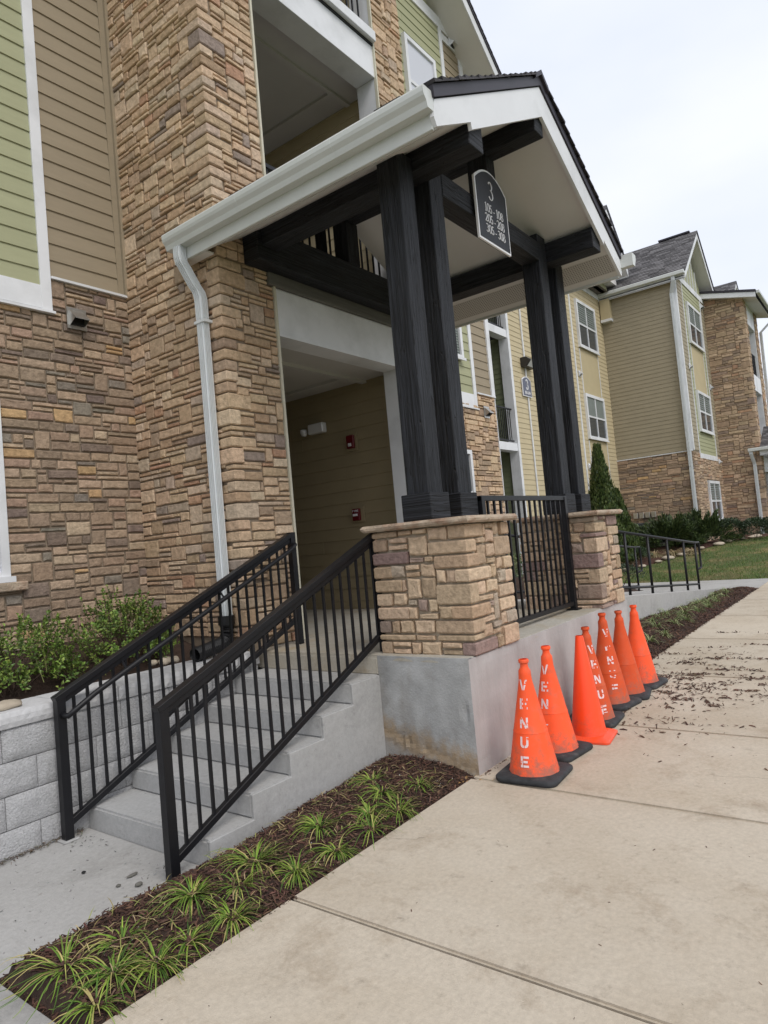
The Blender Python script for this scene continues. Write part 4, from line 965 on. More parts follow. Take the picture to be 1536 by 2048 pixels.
def cone(x,y,label,H=.80,kind='cone',ang=186,letter=True,lh=.068,lw=.056,gap=.052,ztop=.645,drop=0,tilt=(0,0),rotz=0,faded=False,worn=0,skip=(),baseang=0,sc=1):
    T=thing('traffic_cone',label,'traffic cone',(x,y,SW),group='orange traffic cones lined up against the landing wall')
    T.rotation_euler=(rad(tilt[0]),rad(tilt[1]),0)
    body=M[kind]; W0=Vector((0,0,0)); old=WL[T.name]; WL[T.name]=Vector((0,0,0))
    if kind=='cone2':
        rb=.135
        prof=[(rb,.035),(rb-.004,.05),(.030,H-.006),(.027,H),(.024,H)]
        b=.185; base=MB(); ca,sa=math.cos(rad(baseang)),math.sin(rad(baseang)); ring=[]
        for sx,sy in ((1,1),(-1,1),(-1,-1),(1,-1)):
            for k in range(5):
                t=math.atan2(sy,sx)-rad(45)+rad(90)*k/4; ring.append((sx*(b-.035)+.035*math.cos(t),sy*(b-.035)+.035*math.sin(t)))
        ring=[(a*ca-c*sa,a*sa+c*ca) for a,c in ring]; n=len(ring)
        v=[(a,c,.002) for a,c in ring]+[(a,c,.016) for a,c in ring]+[(a*.93,c*.93,.024) for a,c in ring]+[(a*.7,c*.7,.04) for a,c in ring]
        f=[(i*n+k,i*n+(k+1)%n,(i+1)*n+(k+1)%n,(i+1)*n+k) for i in range(3) for k in range(n)]+[tuple(3*n+k for k in range(n))]
        base.add(v,f).build('base',body,T)
    else:
        rb=.163; b=.212
        r1=lambda z:rb+(.040-rb)*((z-.05)/(H-.12-.05))
        prof=[(rb+.006,.034),(rb,.05),(r1(.30),.30),(r1(.30)+.002,.302),(r1(.306)-.0005,.309),(r1(H-.14),H-.14),(.042,H-.10),(.040,H-.075),(.029,H-.058),(.026,H-.045),(.026,H-.030),(.034,H-.022),(.035,H-.006),(.031,H),(.026,H)]
        ca,sa=math.cos(rad(baseang)),math.sin(rad(baseang)); ring=[]
        for sx,sy in ((1,1),(-1,1),(-1,-1),(1,-1)):
            for k in range(6):
                t=math.atan2(sy,sx)-rad(45)+rad(90)*k/5; ring.append((sx*(b-.06)+.06*math.cos(t),sy*(b-.06)+.06*math.sin(t)))
            # extra points along the edge for unevenness
        ring=[(a*ca-c*sa,a*sa+c*ca) for a,c in ring]; n=len(ring); sd=R.random()*9
        rg=lambda s,z,am:[(a*s*(1+am*noise.noise(Vector((a*9+sd,c*9,z*20)))),c*s*(1+am*noise.noise(Vector((a*9+sd,c*9+5,z*20)))),z+ (.008*noise.noise(Vector((a*6+sd,c*6,2))) if z>.01 else 0)) for a,c in ring]
        v=rg(.97,.0,.02)+rg(1.0,.010,.03)+rg(.995,.028,.03)+rg(.95,.037,.03)+rg(.72,.042,.02)
        f=[(i*n+k,i*n+(k+1)%n,(i+1)*n+(k+1)%n,(i+1)*n+k) for i in range(4) for k in range(n)]+[tuple(4*n+k for k in range(n))]
        MB().add(v,f).build('base',M['rubber'],T,smooth=True,angle=50)
    # body, slightly out of round, with a torn skirt
    n=40; v=[];sd=R.random()*20
    for (r,z) in prof:
        for k in range(n):
            t=2*math.pi*k/n; q=r*(1+.035*noise.noise(Vector((math.cos(t)*2+sd,math.sin(t)*2,z*4)))) if kind!='cone2' else r
            zz=z
            if z<.04 and kind!='cone2': zz=z+.004*math.sin(k*2.1); q=r+.003*math.sin(k*1.7)
            v.append((q*math.cos(t),q*math.sin(t),zz))
    m_=len(prof); f=[(i*n+k,i*n+(k+1)%n,(i+1)*n+(k+1)%n,(i+1)*n+k) for i in range(m_-1) for k in range(n)]
    bd=MB().add(v,f).build('body',body,T,smooth=True,angle=40)
    if letter:
        for i_l,ch_l in enumerate('VENUE'):
            mb=MB(); letters(mb,'VENUE',prof,ztop,lh,lw,gap,rad(ang),int(x*100)+3+i_l,drop[i_l] if isinstance(drop,tuple) else drop,tuple(k for k in range(5) if k!=i_l or k in skip))
            if mb.v: mb.build('letter',M['lettfade' if faded else 'lett'],bd)
    if kind=='cone2':
        mb=MB(); letters(mb,'E',prof,.145,.028,.05,0,rad(ang),1); 
        q=MB(); 
        for k in range(5):
            t=rad(ang)+(k-2)*.075; r=.118; q.add([(r*math.cos(t+.035),r*math.sin(t+.035),.10),(r*math.cos(t-.035),r*math.sin(t-.035),.10),((r-.004)*math.cos(t-.035),(r-.004)*math.sin(t-.035),.135),((r-.004)*math.cos(t+.035),(r-.004)*math.sin(t+.035),.135)],[(0,1,2,3)])
        q.build('label_patch',M['lett'],bd)
    if worn:
        pass
    WL[T.name]=old
    return T
cone(.16,-.335,'nearest orange cone, clearly stencilled VENUE, at the corner of the concrete base',H=.775,ang=184,ztop=.645,baseang=4,drop=(.12,.06,0,0,.02))
cone(.66,-.275,'second orange cone from the corner, stencil partly hidden so VEN shows',H=.775,ang=176,ztop=.645,baseang=-6,drop=(.02,0,0,.85,1))
cone(1.075,-.375,'bright all-orange cone with orange square base and no stencil, in front of the others',H=.785,kind='cone2',letter=False,ang=222,baseang=8)
cone(1.52,-.255,'orange cone tucked behind the plain bright one, stencil running down its right edge',H=.785,kind='cone3',ang=236,ztop=.635,baseang=5,drop=.05)
cone(2.06,-.215,'dull orange cone with a faded VENUE stencil, fifth from the corner',H=.83,kind='cone3',ang=220,ztop=.69,drop=(.1,.35,.4,.6,.4),faded=False,baseang=-8,tilt=(0,-.5))
cone(2.44,-.235,'dull orange cone without readable stencil, second from the far end',H=.80,kind='cone3',letter=False,baseang=12)
cone(2.90,-.235,'orange cone farthest from the steps, beside the mulch strip, grey scuffs on its foot',H=.795,kind='cone',letter=False,baseang=-4)
ORD=['first','second','third','fourth','fifth','sixth','seventh','eighth','ninth','tenth','eleventh','twelfth','thirteenth','fourteenth','fifteenth','sixteenth']
# ------------------------------------------------------------------ far wing of the building
W2=thing('apartment_building','far wing of the apartments, stepped bay with khaki siding, gables and a stone stair tower','building',(20,6,.5))
FY=5.97; BX=22.42; BY=3.19; TX=27.2; TY=1.72
def W(name,x0,x1,y0,y1,z0,z1,m,par=None,**k): return box(name,x0,x1,y0,y1,z0,z1,M[m],par or W2,**k)
# recessed balconies
for z0,z1 in ((4.02,4.24),(7.33,7.55),(10.35,10.6)):
    W('edge_beam',10.6,13.72,FY-.004,FY+.26,z0,z1,'white'); W('floor_slab',10.6,13.72,FY+.262,8.6,z0+.05,z1,'bronze')
W('jamb_panel',13.72,13.80,FY+.003,FY+.26,.5,10.6,'white'); W('trim_board',13.722,13.86,FY-.03,FY,.5,10.6,'white'); W('trim_board',10.5,10.66,FY-.03,FY+.26,.5,10.6,'white')
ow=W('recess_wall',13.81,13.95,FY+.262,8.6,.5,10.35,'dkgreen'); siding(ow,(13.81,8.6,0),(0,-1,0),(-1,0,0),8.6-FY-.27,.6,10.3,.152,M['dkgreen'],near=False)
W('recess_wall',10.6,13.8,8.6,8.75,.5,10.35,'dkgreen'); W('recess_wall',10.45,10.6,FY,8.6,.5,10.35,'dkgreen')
for zb in (.9,4.26,7.57):
    dr=W('door_casing',13.775,13.80,6.75,7.75,zb,zb+2.35,'white'); W('door_panel',13.765,13.773,6.85,7.65,zb,zb+2.25,'glass',dr)
for zb in (4.24,7.55): picket_rail('balcony_railing',W2,10.68,13.70,FY+.08,zb+.06,zb+1.02,sp=.11,rail=.045)
lw2=W('siding_wall',7.99,10.5,FY,FY+.2,.3,10.6,'tan')
# light khaki wall
tw=W('siding_wall',13.86,BX,FY+.006,FY+.2,.4,10.45,'tan')
siding(tw,(13.86,FY,0),(1,0,0),(0,-1,0),18.94-13.86,.62,10.42,.152,M['tan'],near=False)
siding(tw,(19.04,FY,0),(1,0,0),(0,-1,0),BX-19.04,.62,10.42,.152,M['tan'],near=False)
W('trim_board',18.94,19.04,FY-.035,FY,.5,10.42,'white')
W('frieze_board',13.86,BX,FY-.04,FY,10.42,10.62,'white')
W('conduit',14.69,14.75,FY-.05,FY-.02,.7,5.68,'white'); W('conduit',14.69,14.75,FY-.05,FY-.02,6.30,6.58,'white'); W('conduit',14.69,14.75,FY-.05,FY-.02,6.86,10.4,'white')
# wall pack light
lp=thing('wall_light','dark bronze wall pack light on the khaki wall above the small number sign','light',(14.8,FY,6.55))
MB().prism([(14.45,FY-.02,6.57),(14.45,FY-.02,6.86),(14.45,FY-.20,6.86),(14.45,FY-.34,6.74),(14.45,FY-.20,6.57)],(.62,0,0)).build('housing',M['bronze'],lp,bevel=.01)
MB().quad((14.50,FY-.345,6.735),(15.02,FY-.345,6.735),(15.02,FY-.21,6.578),(14.50,FY-.21,6.578)).build('lens',M['clear'],lp)
# small number sign
ss=thing('number_sign','small slate grey wall sign with a bold white 3 under the wall light','sign',(14.66,FY,5.7))
q_=[(14.35,5.70),(14.95,5.70),(14.95,6.20),(14.80,6.28),(14.65,6.31),(14.50,6.28),(14.35,6.20)]
MB().prism([(x,FY-.06,z) for x,z in q_],(0,.025,0)).build('border',M['whitep'],ss)
MB().prism([(14.65+(x-14.65)*.92,FY-.066,6.0+(z-6.0)*.92) for x,z in q_],(0,.006,0)).build('panel',M['slate'],ss)
mb=MB(); text(mb,'3',(14.65,FY-.067,5.92),(1,0,0),(0,0,1),(0,-1,0),.28,.26,.2,bold=True); text(mb,'1804 2904',(14.65,FY-.067,5.77),(1,0,0),(0,0,1),(0,-1,0),.085,.2,.16,squeeze=1.0,bold=True); mb.build('lettering',M['whitep'],ss,kind='stuff')
def window2(x0,x1,y,z0,z1,style):
    fr=window(W2,x0,x1,y,z0,z1,frame=.11)
    zm=(z0+z1)/2
    if style=='slat': blinds(fr,x0+.12,x1-.12,y-.004,zm+.03,z1-.12,'curtain',e=.085)
    elif style=='cloth': blinds(fr,x0+.12,x1-.12,y-.002,zm+.03,z1-.12,'curtain',slats=False)
    return fr
wn=[window2(19.48,21.40,FY-.06,8.10,9.86,'slat'),window2(19.48,21.40,FY-.06,4.78,6.42,'cloth')]
for z0,z1 in ((6.44,8.06),(.6,4.74)):
    W('wall_panel',19.55,21.34,FY-.024,FY,z0,z1,'panel')
    for x in (19.50,21.345): W('trim_strip',x,x+.045,FY-.034,FY,z0,z1,'white')
vent(W2,19.2,19.34,FY-.02,7.02,7.18,'white'); vent(W2,19.2,19.34,FY-.02,3.70,3.86,'white')
# bay side (facing the camera, -X)
bs=W('siding_wall',BX+.006,BX+.3,BY+.01,8.4,4.1,10.6,'tan2')
siding(bs,(BX,FY-.02,0),(0,-1,0),(-1,0,0),FY-.02-BY-.13,4.14,10.5,.152,M['tan2'],near=False)
W('trim_board',BX-.035,BX+.10,BY-.035,BY+.13,4.12,10.5,'white'); W('drip_cap',BX-.05,BX+.0,BY,FY,4.085,4.12,'white')
st=W('stone_wall',BX+.004,BX+.3,BY+.02,FY,.3,4.09,'mortar')
stone_face(st,(BX,FY,.45),(0,-1,0),(-1,0,0),FY-BY,3.64,.055,.07,PAL_D+PAL_F,big=.06,simple=True,proud=.03,m='stone_far',maxw=8,minw=3)
# bay front
bf=W('siding_wall',BX+.01,TX,BY+.006,BY+.25,4.1,10.7,'tan2')
siding(bf,(BX+.13,BY,0),(1,0,0),(0,-1,0),.80,4.14,10.6,.152,M['tan2'],near=False)
siding(bf,(26.48,BY,0),(1,0,0),(0,-1,0),TX-26.48,4.14,10.6,.152,M['tan2'],near=False)
siding(bf,(23.44,BY,0),(1,0,0),(0,-1,0),2.94,4.05,10.6,.152,M['green'],near=False)
for x in (23.35,26.38): W('trim_board',x,x+.07,BY-.03,BY,4.05,10.6,'white')
W('trim_board',23.35,26.45,BY-.034,BY,3.86,4.05,'white'); W('frieze_board',22.9,TX,BY-.04,BY,10.60,10.82,'white')
stf=W('stone_wall',BX+.01,TX,BY+.01,BY+.25,.3,4.09,'mortar')
stone_face(stf,(BX,BY,.5),(1,0,0),(0,-1,0),TX-BX,3.55,.055,.07,PAL_F+PAL_D[:6],occ=[(1.63,3.65,.9,2.55),(.93,4.03,3.36,4)],big=.08,simple=True,proud=.03,m='stone_far',maxw=8,minw=3)
w1=window2(23.76,25.95,BY-.06,8.32,9.95,'slat'); w2_=window2(23.80,26.0,BY-.06,4.90,6.50,'slat'); w3=window2(24.08,26.02,BY-.05,1.43,3.02,'slat')
W('wall_panel',23.84,25.90,BY-.024,BY,6.53,8.29,'panel')
for x in (23.79,25.905): W('trim_strip',x,x+.045,BY-.034,BY,6.53,8.29,'white')
vent(W2,23.16,23.34,BY-.02,7.25,7.43,'white'); vent(W2,26.62,26.80,BY-.02,6.9,7.08,'white'); vent(W2,26.62,26.80,BY-.02,3.78,3.95,'white'); vent(W2,26.5,26.75,BY-.02,10.3,10.5,'white')
# gable ends above
gable(W2,25.2,13.05,.80,3.0,2.74,9.5,fascia=.24)
MB().prism([(22.9,BY+.02,10.82),(27.3,BY+.02,10.82),(25.2,BY+.02,12.5)],(0,.15,0)).build('gable_wall',M['green'],W2)
bt=MB()
for x in (23.6,24.1,24.6,25.1,25.6,26.1): bt.box(x,x+.045,BY-.02,BY+.02,10.82,10.82+max(.05,1.62-abs(x-25.2)*.8))
bt.build('battens',M['white'],W2)
W('gutter',BX-.35,BX-.20,2.76,6.35,10.50,10.64,'gutter',bevel=.02); W('soffit',BX-.22,BX,2.8,6.3,10.42,10.46,'offwhite')
W('ridge_vent',25.1,25.3,3.0,4.2,13.06,13.12,'shdark')
gable(W2,20.8,13.35,.9,1.95,4.85,9.5,fascia=.30,th=.12); MB().prism([(19.0,5.30,10.9),(22.55,5.30,10.9),(22.55,5.30,11.4),(20.8,5.30,12.95),(19.0,5.30,11.4)],(0,4,0)).build('gable_wall',M['offwhite'],W2)
MB().prism([(18.9,5.6,10.62),(22.4,5.6,10.62),(20.7,5.6,12.6)],(0,.15,0)).build('gable_wall',M['green'],W2)
MB().prism([(8.0,5.5,10.62),(8.0,10.0,13.0),(8.0,14.5,10.62)],(24,0,0)).build('roof',M['shingle'],W2)
W('wall_return',BX-.25,BX-.0,FY-.42,FY-.05,9.62,10.4,'panel'); W('wall_return_trim',BX-.26,BX,FY-.44,FY-.04,9.52,9.62,'white')
downspout(W2,[(BX-.26,BY-.02,10.5),(BX-.26,BY-.02,10.35),(BX-.10,BY+.12,9.95),(BX-.09,BY+.12,.8)],.11,.13)
# stair tower
tm=W('stone_tower',TX+.004,TX+.66,TY+.004,BY+.2,.5,10.75,'mortar')
qs=quoins(.8,10.75,.085)
stone_face(tm,(TX,BY,.8),(0,-1,0),(-1,0,0),BY-TY,9.95,.058,.07,PAL_F,occ=[(BY-TY-lb,BY-TY,a-.8,b-.8) for a,b,la,lb in qs],big=.08,simple=True,proud=.035,m='stone_far',maxw=8,minw=3)
stone_face(tm,(TX,TY,.8),(1,0,0),(0,-1,0),.66,9.95,.058,.066,PAL_F,occ=[(0,la,a-.8,b-.8) for a,b,la,lb in qs],big=.08,simple=True,proud=.035,m='stone_far',maxw=5)
quoin_col(tm,(TX,TY),(1,0,0),(0,1,0),(0,-1,0),(-1,0,0),qs,.8,PAL_F,m='stone_far')
tm2=W('stone_tower',30.0,30.7,TY+.004,BY+.2,.5,10.75,'mortar')
stone_face(tm2,(30.0,TY,.8),(1,0,0),(0,-1,0),.70,9.95,.07,.07,PAL_F,big=.08,simple=True,proud=.035,m='stone_far',maxw=5)
W('tower_back',27.86,30.0,4.6,4.8,.5,10.75,'hall')
W('jamb_panel',29.9,29.995,TY+.02,TY+.9,.5,9.6,'white'); W('jamb_panel',27.87,27.9,TY+.02,TY+.3,.5,9.6,'white')
for z0,z1 in ((3.3,3.9),(6.75,7.45),(9.6,10.75)): W('edge_beam',27.87,29.99,TY+.01,TY+.3,z0,z1,'white')
picket_rail('balcony_railing',W2,27.9,29.95,TY+.12,7.5,8.5,sp=.12)
rs=MB().prism([(26.85,1.15,10.50),(26.85,3.35,11.05),(26.85,3.35,11.15),(26.85,1.15,10.60)],(4.3,0,0)).build('roof',M['shdark'],W2)
MB().prism([(26.87,1.17,10.50),(26.87,3.33,11.04),(26.87,3.33,10.84),(26.87,1.17,10.30)],(.03,0,0)).build('barge_board',M['white'],rs)
MB().prism([(26.9,1.2,10.34),(26.9,3.3,10.85),(26.9,3.3,10.87),(26.9,1.2,10.36)],(4.2,0,0)).build('soffit',M['offwhite'],rs)
W('gutter',26.86,31.1,1.02,1.15,10.42,10.56,'gutter',bevel=.02)
downspout(W2,[(30.9,1.1,10.4),(30.9,1.1,10.2),(30.75,1.6,9.7),(30.75,1.66,1.0)],.1,.12)
gable(W2,35.6,13.8,.8,3.0,3.0,9.5,fascia=.24); W('siding_wall',32.7,38.5,3.5,9.4,.5,11.5,'tan2'); MB().prism([(32.8,3.45,11.4),(38.4,3.45,11.4),(35.6,3.45,13.4)],(0,.2,0)).build('gable_wall',M['green'],W2)
# second entrance porch
E2=thing('entrance_porch','second gabled porch at the right edge, seen past the stone stair tower','porch',(28.95,.5,.5))
gable(E2,28.95,5.25,.546,1.95,-.80,1.70,fascia=.22)
box('gutter',26.84,26.98,-.80,2.10,4.10,4.24,M['gutter'],E2,bevel=.02)
downspout(E2,[(26.92,2.0,4.12),(26.92,2.0,4.0),(27.10,1.94,3.6),(27.10,1.93,.75)],.10,.13)
for x in (27.35,27.8,29.9,30.35): box('post',x,x+.2,-.2,.0,1.4,4.5,M['black'],E2)
for x in (27.3,29.85): box('pedestal',x,x+.65,-.45,.35,.4,1.4,M['cap'],E2)
flush_stones(300)
# condensers and meters
def condenser(x,y,z,label):
    T=thing('air_conditioner',label,'air conditioner',(x,y,z),group='condenser units by the bay'); 
    MB().box(x-.36,x+.36,y-.36,y+.36,z+.06,z+.80).build('cabinet',M['ac'],T,bevel=.03,seg=2)
    lo=MB()
    for k in range(11): lo.box(x-.372,x-.362,y-.33,y+.33,z+.12+k*.058,z+.12+k*.058+.03); lo.box(x-.33,x+.33,y-.372,y-.362,z+.12+k*.058,z+.12+k*.058+.03)
    lo.build('louvres',M['black'],T); MB().lathe([(.28,z+.80),(.27,z+.83),(.05,z+.84)],(x,y),20).build('fan_guard',M['black'],T)
    MB().box(x-.42,x+.42,y-.42,y+.42,z-.05,z+.06).build('pad',M['walk2'],T)
condenser(21.7,5.25,.80,'dark condenser unit against the stone bay, nearer the window wall'); condenser(21.7,4.40,.80,'dark condenser unit half behind the spreading juniper')
mt=thing('electric_meters','row of small grey meter boxes on the stone bay above the condensers','meter',(22.36,5.0,1.78))
for k in range(4):
    yy=5.45-.22*k; o_=box('meter_box',22.27,22.36,yy-.085,yy+.085,1.80,2.02,M['steel'],mt,bevel=.01)
# ------------------------------------------------------------------ plants
def leafcol(pal,k=.18):
    c=R.choice(pal); q=1+R.uniform(-k,k); return (c[0]*q,c[1]*q,c[2]*q)
def rdir():
    z=R.uniform(-1,1); t=R.uniform(0,2*math.pi); s=math.sqrt(1-z*z); return Vector((s*math.cos(t),s*math.sin(t),z))
def leaf(mb,p,d,n,L,wd,c,curl=.25):
    d=d.normalized(); s=d.cross(n)
    if s.length<.01: s=d.cross(Vector((1,0,0)))
    s.normalize(); n=s.cross(d)
    a=p; m1=p+d*L*.5+n*L*.06; t=p+d*L-n*L*curl*.3
    mb.add([a,m1+s*wd/2+n*wd*.18,t,m1-s*wd/2+n*wd*.18,m1],[(0,1,4),(1,2,4),(4,2,3),(0,4,3)],c)
def shrub(name,label,cat,c,rx,ry,h,n,L,pal,group=None,stems=14,lump=.25,wide=.5,zmin=.05):
    T=thing(name,label,cat,c,group); c=Vector(c); mb=MB(); st=MB(); sd=R.random()*40
    tips=[]
    for i in range(n):
        d=rdir(); 
        if d.z<-.35: d.z=-d.z
        k=.62+.38*R.random()**.5; lum=1+lump*noise.noise(d*2.2+Vector((sd,0,0)))+lump*.6*noise.noise(d*5+Vector((sd,3,0)))
        p=c+Vector((d.x*rx*k*lum,d.y*ry*k*lum,h*.48+d.z*h*.52*k*lum))
        if p.z<c.z+zmin: p.z=c.z+zmin+R.random()*.05
        dd=(d+rdir()*.8+Vector((0,0,.35)))
        leaf(mb,p,dd,rdir()+Vector((0,0,1.2)),L*R.uniform(.45,1.25),L*wide*R.uniform(.8,1.2),leafcol(pal))
    for i in range(stems):
        d=rdir(); d.z=abs(d.z)+.4; d.normalize(); e=c+Vector((d.x*rx*.85,d.y*ry*.85,h*.35+d.z*h*.5)); m_=c.lerp(e,.5)+Vector((0,0,.04))
        st.tube([c+Vector((0,0,-.05)),m_,e],[.008,.005,.002],n=4,caps=False)
    mb.build('foliage',M['leaf'],T,kind='stuff'); st.build('stems',M['bark'],T,kind='stuff'); return T
def twig_shrub(name,label,cat,c,rx,ry,h,n,L,pal,group=None):
    T=thing(name,label,cat,c,group); c=Vector(c); mb=MB(); st=MB(); sd=R.random()*40
    for i in range(n):
        d=rdir(); d.z=abs(d.z)*1.05-.12; d.normalize()
        lum=1+.42*noise.noise(d*1.7+Vector((sd,0,0)))+.22*noise.noise(d*4+Vector((sd,3,0))); k=(.45+.55*R.random()**.45)*lum
        tip=c+Vector((d.x*rx*k,d.y*ry*k,h*.30+max(d.z,-.25)*h*.75*k)); tip.z=max(tip.z,c.z+.05)
        g=(d+Vector((0,0,.75))+rdir()*.45).normalized(); ln=R.uniform(.07,.15); b=tip-g*ln
        st.tube([b,tip],[.0028,.0012],n=3,caps=False,col=None); sh=R.uniform(.7,1.25)
        m_=R.randint(8,13); a0=R.random()*6
        e1=g.cross(Vector((.3,.2,1))).normalized(); e2=g.cross(e1)
        for j in range(m_):
            u=j/(m_-1); t=a0+j*2.4; o=(e1*math.cos(t)+e2*math.sin(t)); q=R.choice(pal); q=tuple(x*sh*(1+R.uniform(-.12,.12)) for x in q)
            leaf(mb,b+g*ln*u,o*(1.1-u*.6)+g*(.35+u*.9),g,L*R.uniform(.6,1.1)*(1-.25*u),L*.46,q,curl=.6)
    for i in range(26):
        d=rdir(); d.z=abs(d.z)+.4; d.normalize(); e=c+Vector((d.x*rx*.7,d.y*ry*.7,h*.25+d.z*h*.5)); st.tube([c+Vector((R.uniform(-.08,.08),R.uniform(-.08,.08),-.05)),c.lerp(e,.5)+rdir()*.03,e],[.008,.005,.002],n=4,caps=False)
    mb.build('foliage',M['leaf'],T,kind='stuff'); st.build('stems',M['bark'],T,kind='stuff'); return T
PG=[(.11,.18,.028),(.14,.225,.035),(.18,.27,.045),(.07,.115,.022),(.24,.32,.065),(.11,.19,.03)]
def sprigs(T_,c,rx,ry,h,k,L,pal):
    mb=MB()
    for i in range(k):
        t=R.uniform(0,6.28); q=R.uniform(.2,.95); b=Vector((c[0]+rx*q*math.cos(t),c[1]+ry*q*math.sin(t),c[2]+h*math.sqrt(max(.1,1-q*q))*.85)); d=Vector((R.uniform(-.3,.3),R.uniform(-.3,.3),1)).normalized()
        hh=R.uniform(.08,.16); mb.tube([b-d*.06,b+d*hh],[.003,.0015],n=4,col=(.16,.17,.05),caps=False)
        for j in range(9): 
            u=j/8; leaf(mb,b+d*hh*u,rdir()+d*.8,d,L*R.uniform(.7,1.1)*(1.1-u*.4),L*.5,leafcol(pal))
    mb.build('new_shoots',M['leaf'],T_,kind='stuff')
s1=(-1.78,2.78,.84); t1=twig_shrub('shrub','leafy green shrub at the left edge behind the block wall cap','shrub',s1,.60,.40,.56,330,.048,PG,'leafy shrubs in the raised bed'); sprigs(t1,s1,.55,.36,.5,16,.04,PG[2:])
s2=(-.83,2.84,.86); t2=twig_shrub('shrub','leafy green shrub nearer the downspout, with upright new shoots','shrub',s2,.50,.38,.62,310,.046,PG,'leafy shrubs in the raised bed'); sprigs(t2,s2,.42,.34,.55,20,.038,PG[2:])
s3=(-2.75,2.95,.86); shrub('shrub','leafy green shrub farthest left in the raised bed','shrub',s3,.6,.4,.55,1400,.045,PG,'leafy shrubs in the raised bed')
# lilyturf
def turf(mb,c,n,L,pal,sp=1.0,wd=.009):
    c=Vector(c)
    for i in range(n):
        t=R.uniform(0,2*math.pi); el=R.uniform(.12,1.15); l=L*R.uniform(.45,1.25); t+=R.gauss(0,.5)
        d=Vector((math.cos(t),math.sin(t),0)); up=math.sin(el); ou=math.cos(el)*sp
        p=c+d*R.uniform(0,.035); s=Vector((-d.y,d.x,0)); K=5; pts=[]
        x=0;z=0;vx,vz=ou,up
        for k in range(K+1):
            u=k/K; pts.append((x,z,wd*(1-u*.85)*(.7 if k==0 else 1))); x+=vx*l/K; z+=vz*l/K; vz-=.42*(1.2-up*.35); vx+=.10
            zz=math.hypot(vx,vz); vx/=zz; vz/=zz
        col=leafcol(pal,.22); v=[]
        for x_,z_,w_ in pts:
            b=p+d*x_+Vector((0,0,max(z_,-.01))); v+=[b+s*w_/2,b-s*w_/2+Vector((0,0,.001))]
        mb.add(v,[(2*k,2*k+1,2*k+3,2*k+2) for k in range(K)],col)
PT=[(.14,.215,.035),(.10,.175,.028),(.20,.275,.05),(.07,.14,.02),(.17,.28,.035),(.33,.34,.09),(.12,.22,.028),(.055,.11,.018),(.16,.26,.03),(.24,.33,.05),(.40,.33,.13)]
near=[(-2.658,.443),(-2.433,.389),(-2.427,.15),(-2.705,.13),(-2.055,.408),(-2.041,.14),(-2.256,.17),(-1.665,.403),(-1.59,.18),(-1.212,.359),(-1.307,.15),(-.879,.26),(-.505,.531),(-.723,.16),(-.382,.24),(-2.575,.22),(-1.86,.30),(-.62,.36),(-1.02,.14)]
near.sort(); cntn=[0,0]
for k,(x,y) in enumerate(near):
    row=0 if y>.25 else 1; o_=cntn[row]; cntn[row]+=1
    z=bed1z(x,y); T=thing('lilyturf_clump','%s green lilyturf clump from the lower left, %s'%(ORD[o_],'in the row beside the steps' if row==0 else 'in the row along the sidewalk'),'grass clump',(x,y,z),group='lilyturf clumps in the mulch strip by the steps')
    mb=MB(); turf(mb,(x,y,z),R.randint(40,120),R.uniform(.12,.25),PT,sp=1.7,wd=.0075); mb.build('blades',M['grass'],T,kind='stuff')
PT2=[(.20,.26,.09),(.28,.32,.14),(.14,.20,.06),(.36,.37,.19),(.10,.15,.045),(.24,.28,.12)]
far=[(5.475,.542),(4.899,.233),(6.393,.616),(5.494,.203),(7.359,.66),(6.392,.296),(6.899,.261),(8.41,.6),(7.928,.321),(9.106,.6),(8.853,.357),(9.839,.428),(10.053,.62),(10.247,.35),(10.851,.395),(10.93,.65),(4.35,.50),(7.4,.40),(5.0,.55),(5.9,.42),(8.4,.25),(9.4,.30),(3.9,.3),(4.2,.25),(11.3,.5),(6.9,.62),(9.5,.62)]
far.sort(); cntn=[0,0]
for k,(x,y) in enumerate(far):
    row=0 if y>.45 else 1; o_=cntn[row]; cntn[row]+=1
    z=bed2z(x,y); T=thing('lilyturf_clump','%s pale variegated lilyturf clump counted from the cones, %s'%(ORD[o_],'nearer the ramp wall' if row==0 else 'nearer the sidewalk'),'grass clump',(x,y,z),group='variegated lilyturf clumps beside the ramp')
    mb=MB(); turf(mb,(x,y,z),R.randint(45,75),R.uniform(.20,.30),PT2,wd=.011); mb.build('blades',M['grass'],T,kind='stuff')
# mulch chips
def chips(name,n,f,L=(.012,.045),pal=((.078,.038,.028),(.055,.028,.020),(.105,.055,.038),(.035,.019,.015),(.14,.08,.055))):
    mb=MB()
    for i in range(n):
        q=f()
        if q is None: continue
        p=Vector(q); l=L[0]+(L[1]-L[0])*R.random()**1.8; w_=l*R.uniform(.15,.4); d=rdir(); d.z*=.35; d.normalize(); s=d.cross(Vector((R.uniform(-.4,.4),R.uniform(-.4,.4),1))).normalized(); n_=s.cross(d)
        a=p-d*l/2;b=p+d*l/2
        mb.add([a-s*w_/2,b-s*w_*.3,b+s*w_/2,a+s*w_*.4,p+n_*w_*.45],[(0,1,4),(1,2,4),(2,3,4),(3,0,4)],jit(R.choice(pal),.2,.1))
    o=mb.build(name,M['mulch'],None,kind='stuff'); return o
def pt1():
    x=R.uniform(-2.78,-.01); y=R.uniform(.01,.79); return (x,y,bed1z(x,y)+R.uniform(0,.014))
def pt2():
    x=3.48+8.5*R.random()**1.5; y=R.uniform(.0,.74); return (x,y,bed2z(x,y)+R.uniform(0,.02))
o=chips('mulch',15000,pt1); setp(o,'dark red-brown shredded mulch in the strip beside the steps','mulch')
o=chips('mulch',11000,pt2,(.02,.07)); setp(o,'dark shredded mulch in the strip beside the ramp','mulch')
CL=[]
